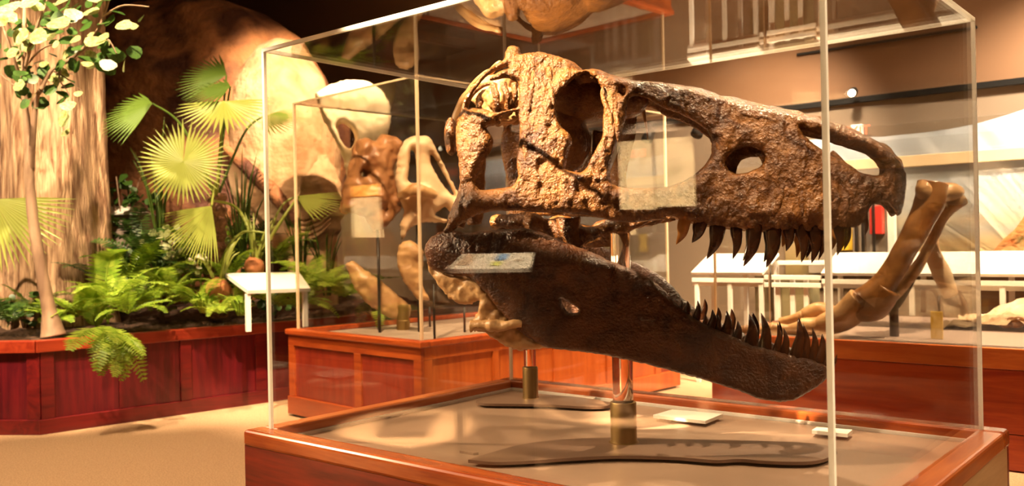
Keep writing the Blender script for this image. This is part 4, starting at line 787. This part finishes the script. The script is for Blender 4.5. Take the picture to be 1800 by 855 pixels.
def leafmesh(M, rnd=.5):
    V = [(0, 0, 0)]; n = 8
    L = [(-.5, .25), (-.62, .5), (-.45, .8), (-.15, 1.0), (.15, 1.02), (.45, .82), (.62, .5), (.5, .22)]
    V += [(x*1.0, y, .10*abs(x)-.1*y*y) for x, y in L]; V.append((0, .55, -.03)); c = len(V)-1
    Fc = [(c, i, i+1) for i in range(0, 8)]+[(c, 8, 0)]
    me = bpy.data.meshes.new('leaf'); me.from_pydata(V, [], Fc); me.materials.append(M); me.update(); me.polygons.foreach_set('use_smooth', [True]*len(me.polygons)); return me
LM = {m_.name: leafmesh(m_) for m_ in (M_leafp, M_greend, M_green, M_greenb)}
def leaf(t, p, sz, M, facing=None):
    a = rng.uniform(0, 6.28); z = Vector(facing if facing is not None else (rng.normal(0, .5), -.7+rng.normal(0, .4), .7+rng.normal(0, .5))).normalized(); y = Vector((math.cos(a), 0, math.sin(a)-.5)); y = (y-z*y.dot(z)).normalized(); x = y.cross(z)
    inst(LM[M.name], 'leaf', basis(x, y, z, p, (sz, sz, sz)), t, WL[t])
def shrub(x, y, Y, R, n, M, label, sz=.06):
    c = aty(x, y, Y); t = thing('leafy_shrub', label, 'shrub', c-np.array([0, 0, R])); 
    for k in range(5):
        a = rng.uniform(0, 6.28); tube('stem', [c-np.array([0, 0, R]), c+np.array([math.cos(a)*R*.5, math.sin(a)*R*.4, R*.6])], [.008, .004], M_stem, t, 5)
    for k in range(n):
        v = rng.normal(0, 1, 3); v /= np.linalg.norm(v); leaf(t, c+v*R*rng.uniform(.4, 1)*np.array([1.1, .7, .9]), sz*rng.uniform(.7, 1.3), M)
shrub(250, 470, 8.0, .30, 110, M_greend, 'dark glossy shrub behind the curling frond', .07)
shrub(340, 450, 8.2, .28, 110, M_green, 'small-leaved green shrub left of the palm trunk', .05)
shrub(300, 440, 8.1, .26, 90, M_leafp, 'pale-leaved shrub under the drooping palm frond', .06)
shrub(420, 470, 8.2, .24, 90, M_greend, 'dark shrub behind the white reading panel left end', .06)
shrub(215, 350, 8.8, .35, 60, M_greend, 'sparse dark shrub above the grey plinth', .08)
shrub(45, 545, 7.6, .22, 70, M_greend, 'low dark shrub at the foot of the slender tree', .05)
shrub(285, 500, 7.9, .30, 150, M_leafp, 'pale mixed shrub in the middle of the planter', .05)
shrub(380, 440, 8.6, .34, 150, M_green, 'green shrub wrapped round the palm trunk', .055)
shrub(480, 520, 8.4, .22, 70, M_greend, 'dark low shrub under the reading panel seen through glass', .05)
fl = thing('white_flowers', 'small cluster of white flowers left of the palm trunk', 'flowers', aty(353, 480, 7.7))
tube('stem', [aty(353, 510, 7.7), aty(353, 460, 7.7)], .006, M_green, fl, 6)
M_pet = mat('white_petal', (.85, .78, .66), .5, trans=.3); LM[M_pet.name] = leafmesh(M_pet)
for k in range(12): leaf(fl, aty(353+rng.normal(0, 8), 460+rng.normal(0, 9), 7.68), .045, M_pet)
# slender tree in the foreground of the planter
st = thing('slender_tree', 'slender pale-barked young tree with broad olive leaves at the left', 'tree', aty(92, 590, 6.75))
def br(pts, r, n=20, M=M_stem): return tube('branch', [aty(*p) for p in pts], r, M, st, 9, n)
tube('trunk', [aty(*p) for p in ((94, 592, 6.75), (86, 545, 6.75), (72, 470, 6.72), (60, 400, 6.7), (52, 320, 6.68), (50, 250, 6.66), (43, 165, 6.64), (42, 90, 6.62), (45, -60, 6.6))], [.095, .05, .042, .038, .034, .028, .02, .016, .01], M_stem, st, 14, 70, lambda V: fbm(V, 12, 3)*.004)
br([(54, 300, 6.68), (58, 235, 6.6), (64, 175, 6.55), (72, 158, 6.5)], [.026, .022, .018, .016]); br([(72, 158, 6.5), (90, 125, 6.5), (130, 100, 6.5), (165, 65, 6.45), (185, 20, 6.45), (200, -40, 6.4)], [.017, .015, .013, .012, .01, .008], 40)
br([(44, 160, 6.64), (20, 90, 6.5), (0, 30, 6.5), (-20, -40, 6.5)], [.014, .011, .009, .007]); br([(44, 120, 6.6), (60, 60, 6.5), (80, 10, 6.5), (95, -40, 6.4)], [.014, .01, .008, .007])
br([(50, 110, 6.62), (75, 85, 6.5), (105, 75, 6.45)], [.009, .007, .004]); br([(110, 112, 6.5), (105, 140, 6.45), (125, 175, 6.4), (128, 235, 6.4)], [.008, .006, .005, .003]); br([(165, 65, 6.45), (190, 70, 6.4), (205, 95, 6.4)], [.008, .006, .004])
br([(95, 125, 6.5), (120, 140, 6.45), (145, 160, 6.4)], [.008, .005, .003]); br([(180, 30, 6.45), (215, 10, 6.4), (262, 12, 6.4)], [.008, .006, .003]); br([(42, 110, 6.6), (30, 150, 6.5), (0, 130, 6.5)], [.007, .005, .003])
big = [(30, 25, .15), (10, 45, .14), (45, 50, .14), (25, 75, .13), (52, 62, .13), (62, 20, .13), (95, 10, .12), (92, 35, .13), (85, 60, .09), (10, 95, .10), (3, 150, .09), (178, 65, .14), (192, 65, .11), (205, 42, .11), (228, 38, .08), (195, 105, .09), (118, 178, .09), (122, 205, .10), (110, 232, .06), (82, 108, .07), (125, 70, .07), (155, 118, .08), (138, 160, .05), (105, 75, .06), (130, 15, .10), (70, 0, .13), (18, 5, .13), (150, 20, .10), (170, 5, .10)]
for (x, y, s) in big: leaf(st, aty(x, y, 6.3+rng.uniform(-.1, .1)), s*rng.uniform(.9, 1.1), M_leafp, (rng.normal(0, .35), -.8, .7+rng.normal(0, .2)))
for k in range(130):
    ci = rng.integers(0, 7); cx, cy, rx, ry = [(60, 20, 70, 30), (190, 20, 60, 28), (25, 70, 30, 50), (110, 130, 60, 40), (60, 140, 40, 40), (180, 90, 30, 30), (110, 40, 60, 40)][ci]
    leaf(st, aty(cx+rng.normal(0, rx*.6), cy+rng.normal(0, ry*.6), 6.55+rng.uniform(-.15, .3)), rng.uniform(.06, .11), M_greend if rng.random() < .88 else M_leafp)
# ------------------------------------------------------------------ platform on the right
plf = thing('platform', 'long low varnished red wooden platform with grey top at the right', 'platform', np.array([*(PF+B*.9), 0]))
T1 = 1.32; T0_ = -2.6
def pf(name, t0, t1, b0, b1, z0, z1, M, bev=.004, par=plf): return obox(name, PF, A, t0, t1, B, b0, b1, z0, z1, M, par, bev)
M_pfw = wood('platform_deep_cherry', (.30, .025, .008), (.50, .08, .016), math.atan2(A[1], A[0]), .35, 'X')
pf('rim_board', T0_, T1, 0, .03, .572, .69, M_woodo); pf('front_board', T0_, T1, .012, .04, .212, .568, M_pfw); pf('front_board', T0_, T1, .012, .04, .01, .208, M_pfw)
pf('end_board', T1-.03, T1, .031, 1.9, .01, .69, M_woodo); pf('core', T0_, T1-.031, .041, 1.9, 0, .66, M_pfw, 0); pf('top_board', T0_, T1-.031, .031, 1.9, .661, .688, M_grey, .003)
c3 = thing('display_case', 'low-set third acrylic case over the mounted leg bone on the platform', 'display case', np.array([*(PF+A*0+B*.5), .69]))
def pn3(name, *a, M): return pf(name, *a, M, 0, c3)
for a in ((-2.4, 1.28, .03, .04), (-2.4, 1.28, .92, .93), (1.27, 1.28, .041, .919)): pn3('acrylic_pane', *a, .69, 2.0, M=M_glass)
for a in ((1.281, 1.295, .025, .04), (1.281, 1.295, .92, .935)): pn3('polished_edge', *a, .69, 2.0, M=M_glass_edge2)
lg = thing('leg_bone', 'mounted brown fossil leg and foot skeleton leaning on a black post in the platform case', 'fossil leg', np.array([*(PF+A*.35+B*.4), .69]))
def bonet(name, pts, r, M=M_bonel, n=60, amp=.015, par=lg): return tube(name, [aty(*p) for p in pts], r, M, par, 18, n, lambda V: fbm(V, 5, 3)*amp*.5)
bonet('tibia', [(1640, 322, 5.55), (1632, 360, 5.55), (1600, 425, 5.55), (1560, 490, 5.6), (1525, 530, 5.65)], [.09, .088, .07, .072, .11], M_leg)
bonet('fibula', [(1684, 345, 5.7), (1655, 375, 5.7), (1640, 420, 5.7), (1605, 480, 5.7), (1560, 525, 5.72)], [.07, .06, .03, .03, .06], M_bonel)
rock('condyle', aty(1625, 335, 5.52), (.05, .06, .07), M_bonel, lg, .1, 12); rock('condyle', aty(1665, 338, 5.6), (.10, .08, .06), M_bonel, lg, .12, 12)
bonet('ankle_block', [(1560, 505, 5.6), (1535, 535, 5.65), (1500, 545, 5.7)], [.09, .11, .08], M_leg, 24)
bonet('metatarsal', [(1515, 530, 5.68), (1480, 560, 5.75), (1440, 572, 5.85), (1410, 575, 5.9)], [.10, .09, .055, .06], M_bonel, 40)
for pts, r in (([(1412, 576, 5.9), (1385, 580, 5.95), (1360, 578, 6.0)], [.055, .035, .045]), ([(1360, 578, 6.0), (1335, 582, 6.05), (1312, 580, 6.1)], [.045, .028, .035]), ([(1310, 580, 6.1), (1290, 583, 6.12), (1275, 588, 6.15)], [.032, .022, .006])): bonet('toe_bone', pts, r, M_bonel, 20, .008)
for pts, r in (([(1470, 555, 5.9), (1440, 545, 5.95), (1415, 555, 6.0)], [.06, .05, .05]), ([(1412, 556, 6.0), (1390, 562, 6.05), (1372, 566, 6.1)], [.045, .03, .03])): bonet('toe_bone', pts, r, M_bonel, 20, .008)
p = aty(1571, 535, 5.72); tube('post', [p, [p[0], p[1], .69]], .028, M_dark, lg, 12); tube('bracket', [aty(1540, 548, 5.7), aty(1575, 540, 5.72), aty(1605, 490, 5.7)], .02, M_dark, lg, 8, 12)
p = aty(1408, 575, 5.95)
hb = thing('hanging_bone', 'short pale knobby bone standing upright right of the mounted leg', 'fossil bone', np.array([*aty(1648, 560, 5.95)[:2], .69]))
p = aty(1650, 520, 5.95); bonet('shaft', [(1640, 405, 5.95), (1638, 440, 5.95), (1655, 480, 5.95), (1672, 520, 5.95)], [.03, .05, .06, .045], M_pale2, 30, .012, hb); tube('mount_rod', [p, [p[0], p[1], .69]], .01, M_dark, hb, 8)
yt = obox('yellow_tag', aty(1646, 560, 5.5)[:2], A, -.035, .035, B, 0, .012, .69, .69+.17, M_yellow, None, .003); tag(yt, 'small upright yellow tag on the platform under the leg bone', 'tag')
# fossil bed behind
fb = thing('fossil_bed', 'sandy fossil slab with scattered ribs and vertebrae on the platform at the right edge', 'fossil slab', np.array([*(PF+A*-1.0+B*1.4), .69]))
nx, ny = 90, 24; V = []
for j in range(ny):
    for i in range(nx): 
        t = -2.5+2.6*i/(nx-1); b = .98+.85*j/(ny-1); q = PF+A*t+B*b; V.append((q[0], q[1], .69+.02+.30*(j/(ny-1))*(.7+.3*math.sin(t*3))*min(1, (1-i/(nx-1))*6)))
mobj('sandy_matrix', V, [(j*nx+i, (j+1)*nx+i, (j+1)*nx+i+1, j*nx+i+1) for j in range(ny-1) for i in range(nx-1)], M_tan, fb, True, lambda V: fbm(V, 7, 4)*.06)
for k in range(26):
    t = -2.2+2.0*rng.random(); q = PF+A*t+B*(.99+.06*rng.random()); rock('vertebra', (q[0], q[1], .73+.03*rng.random()), (.05*rng.uniform(.7, 1.3), .04, .035), M_leg, fb, .3, 14, 2)
for k in range(9):
    t = -.55-.16*k; q0 = PF+A*t+B*1.05; q1 = PF+A*(t-.14)+B*1.35; q2 = PF+A*(t-.33)+B*1.5
    tube('rib', [(q0[0], q0[1], .74), (q1[0], q1[1], .93), (q2[0], q2[1], .98)], [.018, .016, .008], M_leg, fb, 7, 14, lambda V: fbm(V, 14, 2)*.004)
# white reading rails on frames
def rail(ta, tb, b0, b1, zf, zb, label, posts, yaw=0):
    t = thing('reading_rail', label, 'sign', np.array([*(PF+A*(ta+tb)/2+B*b0), 0])); P = [wp(tb, b1, zb), wp(ta, b1, zb), wp(ta, b0, zf), wp(tb, b0, zf)]
    o = quad('panel_board', P, M_sign, .025); o.parent = t; o.location = Vector(WL[o]-WL[t])
    pf('frame_bar', ta, tb, b0, b0+.03, zf-.07, zf-.03, M_white, .003, t); pf('frame_bar', ta, tb, b0+.02, b0+.05, .90, .945, M_white, .003, t); pf('frame_bar', ta, tb, b1-.03, b1, zb-.09, zb-.05, M_white, .003, t)
    for q in posts: pf('post', q-.02, q+.02, b0+.01, b0+.04, .69 if q < 1.2 else 0, zf-.071, M_white, .003, t); pf('post', q-.02, q+.02, b1-.03, b1-.001, .69 if q < 1.2 else 0, zb-.091, M_white, .003, t)
    return t
B0_, B1_ = 1.93, 2.30
# distance of rails set just behind the platform
def tpx(x, b): 
    q = ray(x, 450); P = PF+B*b; Mx = np.array([[A[0], -q[0]], [A[1], -q[1]]]); return np.linalg.solve(Mx, -P)[0]
def zpx(x, y, b):
    P = wp(tpx(x, b), b); return float(atz_y(x, y, P[1]))
def atz_y(x, y, Y): return aty(x, y, Y)[2]
zf = zpx(1600, 486, B0_); zb = zpx(1600, 448, B1_)
r1 = rail(tpx(1815, B0_)-1.2, tpx(1443, B0_), B0_, B1_, zf, zb, 'long bright white slanted reading panel behind the leg bone', (tpx(1760, B0_), tpx(1450, B0_), tpx(1600, B0_)))
mbk = MB(); ta, tb = tpx(1800, B0_), tpx(1470, B0_)
for k in range(5):
    for f in (.25, .45, .65):
        t0 = ta+(tb-ta)*(k+.12)/5; t1 = ta+(tb-ta)*(k+.7)/5; P = [wp(t1, B0_+(B1_-B0_)*f, zf+(zb-zf)*f+.002), wp(t0, B0_+(B1_-B0_)*f, zf+(zb-zf)*f+.002), wp(t0, B0_+(B1_-B0_)*(f+.06), zf+(zb-zf)*(f+.06)+.002), wp(t1, B0_+(B1_-B0_)*(f+.06), zf+(zb-zf)*(f+.06)+.002)]; mbk.add(P, [(0, 1, 2, 3)])
pk = mbk.build('printed_lines', M_cream, r1); pk['kind'] = 'stuff'
r2 = rail(tpx(1340, B0_), tpx(1215, B0_), B0_, B1_, zf, zb, 'shorter white slanted reading panel framed between the open jaws', (tpx(1335, B0_), tpx(1222, B0_), tpx(1280, B0_)))
fr_ = thing('guard_frame', 'white open metal guard frame joining the two reading panels behind the jaw teeth', 'frame', wp(tpx(1390, B0_), B0_, 0)); ta, tb = tpx(1441, B0_), tpx(1342, B0_)
for z0, z1, b in ((zf-.04, zf, B0_), (zf+.08, zf+.12, B0_+.3), (.90, .94, B0_)): pf('rail_bar', ta, tb, b, b+.035, z0, z1, M_white, .004, fr_)
for x in (1362, 1388, 1412): q = tpx(x, B0_); pf('post', q-.02, q+.02, B0_+.036, B0_+.066, 0, zf, M_white, .004, fr_)
ob = obox('olive_cabinet', PF, A, tpx(1440, 2.6), tpx(1345, 2.6), B, 2.35, 2.6, 0, .98, mat('olive_paint', (.16, .13, .06), .7), None, .006); tag(ob, 'low dark olive cabinet behind the white guard frame', 'cabinet')
# ------------------------------------------------------------------ things beside and behind the camera, seen only as reflections in the case front
def mirror(P): P = np.array(P, float); q = float((P[:2]-N0)@B); P[:2] -= 2*q*B; return P
def board(pts, Y, label, header=None, hx=M_orange):
    P = [mirror(aty(x, y, Y)) for x, y in pts]; t = thing('notice_board', label, 'notice board', np.array([*np.mean(P, 0)[:2], min(p[2] for p in P)]))
    o = quad('paper_sheet', P, M_cream, -.02); o.parent = t; o.location = Vector(WL[o]-WL[t])
    Pq = np.array(P); nn = np.cross(Pq[1]-Pq[0], Pq[3]-Pq[0]); nn /= np.linalg.norm(nn); 
    cc = mirror(aty(*np.mean(pts, 0), Y)); tow = np.array([*N0, 1.3])-cc; nn = nn*np.sign(nn@tow)
    mb_ = MB()
    for k in range(11):
        f = .08+.08*k
        if rng.random() < .15: continue
        a1 = .7+.2*rng.random(); mb_.add([Pq[0]*(1-a)*(1-g)+Pq[1]*a*(1-g)+Pq[2]*a*g+Pq[3]*(1-a)*g+nn*.003 for a, g in ((.1, f), (a1, f), (a1, f+.02), (.1, f+.02))], [(0, 1, 2, 3)])
    q = mb_.build('printed_lines', M_ink, t); q['kind'] = 'stuff'
    if header is not None:
        Ph = [mirror(aty(x, y, Y)) for x, y in header]; h = quad('header_strip', Ph, hx, -.02); h.parent = t; h.location = Vector(WL[h]-WL[t])
    return t, cc, nn
YB = 5.4
t1, cb, nb = board([(1084, 250), (1141, 246), (1151, 369), (1088, 369)], YB, 'cream text sheet reflected in the case front left of its twin')
t2, cb2, nb2 = board([(1148, 245), (1215, 240), (1221, 363), (1152, 364)], YB, 'cream text sheet reflected in the case front right of its twin')
P = [mirror(aty(x, y, YB+.03)) for x, y in ((1070, 222), (1222, 206), (1224, 228), (1072, 238))]
hs = quad('header_sign', P, mat('slate_sign', (.10, .07, .05), .5), -.02); tag(hs, 'dark header sign reading small mammals reflected above the two cream sheets', 'sign')
Pq = np.array(P); cx_ = Pq.mean(0)+nb*.012; ux = Pq[0]-Pq[1]; 
lt = text('lettering', 'SMALL MAMMALS', .048, M_cream, cx_, ux, np.array([0, 0, 1.])-ux*ux[2]/np.dot(ux, ux)); 
lt.parent = hs; lt.matrix_basis.translation = Vector(cx_-WL[hs])
t3, cb3, nb3 = board([(617, 349), (665, 346), (671, 418), (619, 418)], 5.0, 'white text sheet under an orange strip reflected before the chestnut fossil', [(616, 328), (665, 323), (665, 344), (617, 347)])
Pr = [mirror(aty(x, y, yy)) for x, y, yy in ((812, 447, 4.6), (937, 444, 4.6), (930, 472, 4.3), (783, 474, 4.3))]
t4 = thing('reading_rail', 'white reading panel with blue and green pictures reflected in the dark jaw', 'sign', np.array([*np.mean(Pr, 0)[:2], 0])); o = quad('panel_board', Pr, M_sign, .02); o.parent = t4; o.location = Vector(WL[o]-WL[t4])
Pq = np.array(Pr); up = np.array([0, 0, .004])
for M_, a0, a1, g0, g1 in ((M_blue, .52, .66, .1, .5), (M_olive, .50, .62, .6, .85), (M_ink, .05, .22, .1, .8), (M_ink, .78, .86, .5, .62)): 
    q = mobj('print', [Pq[0]*(1-a)*(1-g)+Pq[1]*a*(1-g)+Pq[2]*a*g+Pq[3]*(1-a)*g+up for a, g in ((a0, g0), (a1, g0), (a1, g1), (a0, g1))], [(0, 1, 2, 3)], M_, t4)
for x in (800, 925):
    p_ = mirror(aty(x, 474, 4.4)); obox('post', p_[:2], (1, 0), -.02, .02, (0, 1), -.02, .02, 0, p_[2]-.03, M_dark, t4, .003)
def board_helper_spot(c, n, power, dist=1.1, size=60):  # unseen spot added to brighten a board enough for its reflection
    c = np.array(c); n = np.array(n)/np.linalg.norm(n); l = c+n*dist+np.array([0, 0, 1.0]); spot(l, c, power, size, .5, .04, KEY)
board_helper_spot((cb+cb2)/2, nb, 11000, 1.1, 22); board_helper_spot(cb3, nb3, 11000, 1.0, 18); board_helper_spot(np.mean(Pr, 0), np.array([N0[0]-Pr[0][0], N0[1]-Pr[0][1], 0]), 900, .6, 26)

# ------------------------------------------------------------------ groups of repeats
for o in list(COL.objects):
    c = o.get('category')
    if not c: continue
    g = {'fern': 'ferns growing in the planter', 'shrub': 'small shrubs in the planter', 'reeds': 'reed clumps before the sculpture', 'palm': 'fan palms of the planter', 'plate': 'caption plates on the mat', 'stand': 'clear rod stands in the near case', 'display case': 'acrylic display cases', 'notice board': 'cream notice sheets', 'rod': 'thin mounting rods in the second case', 'tree trunk': 'thick trunks in the planter', 'grass': 'grass clumps in the planter'}.get(c)
    if g and 'group' not in o: o['group'] = g
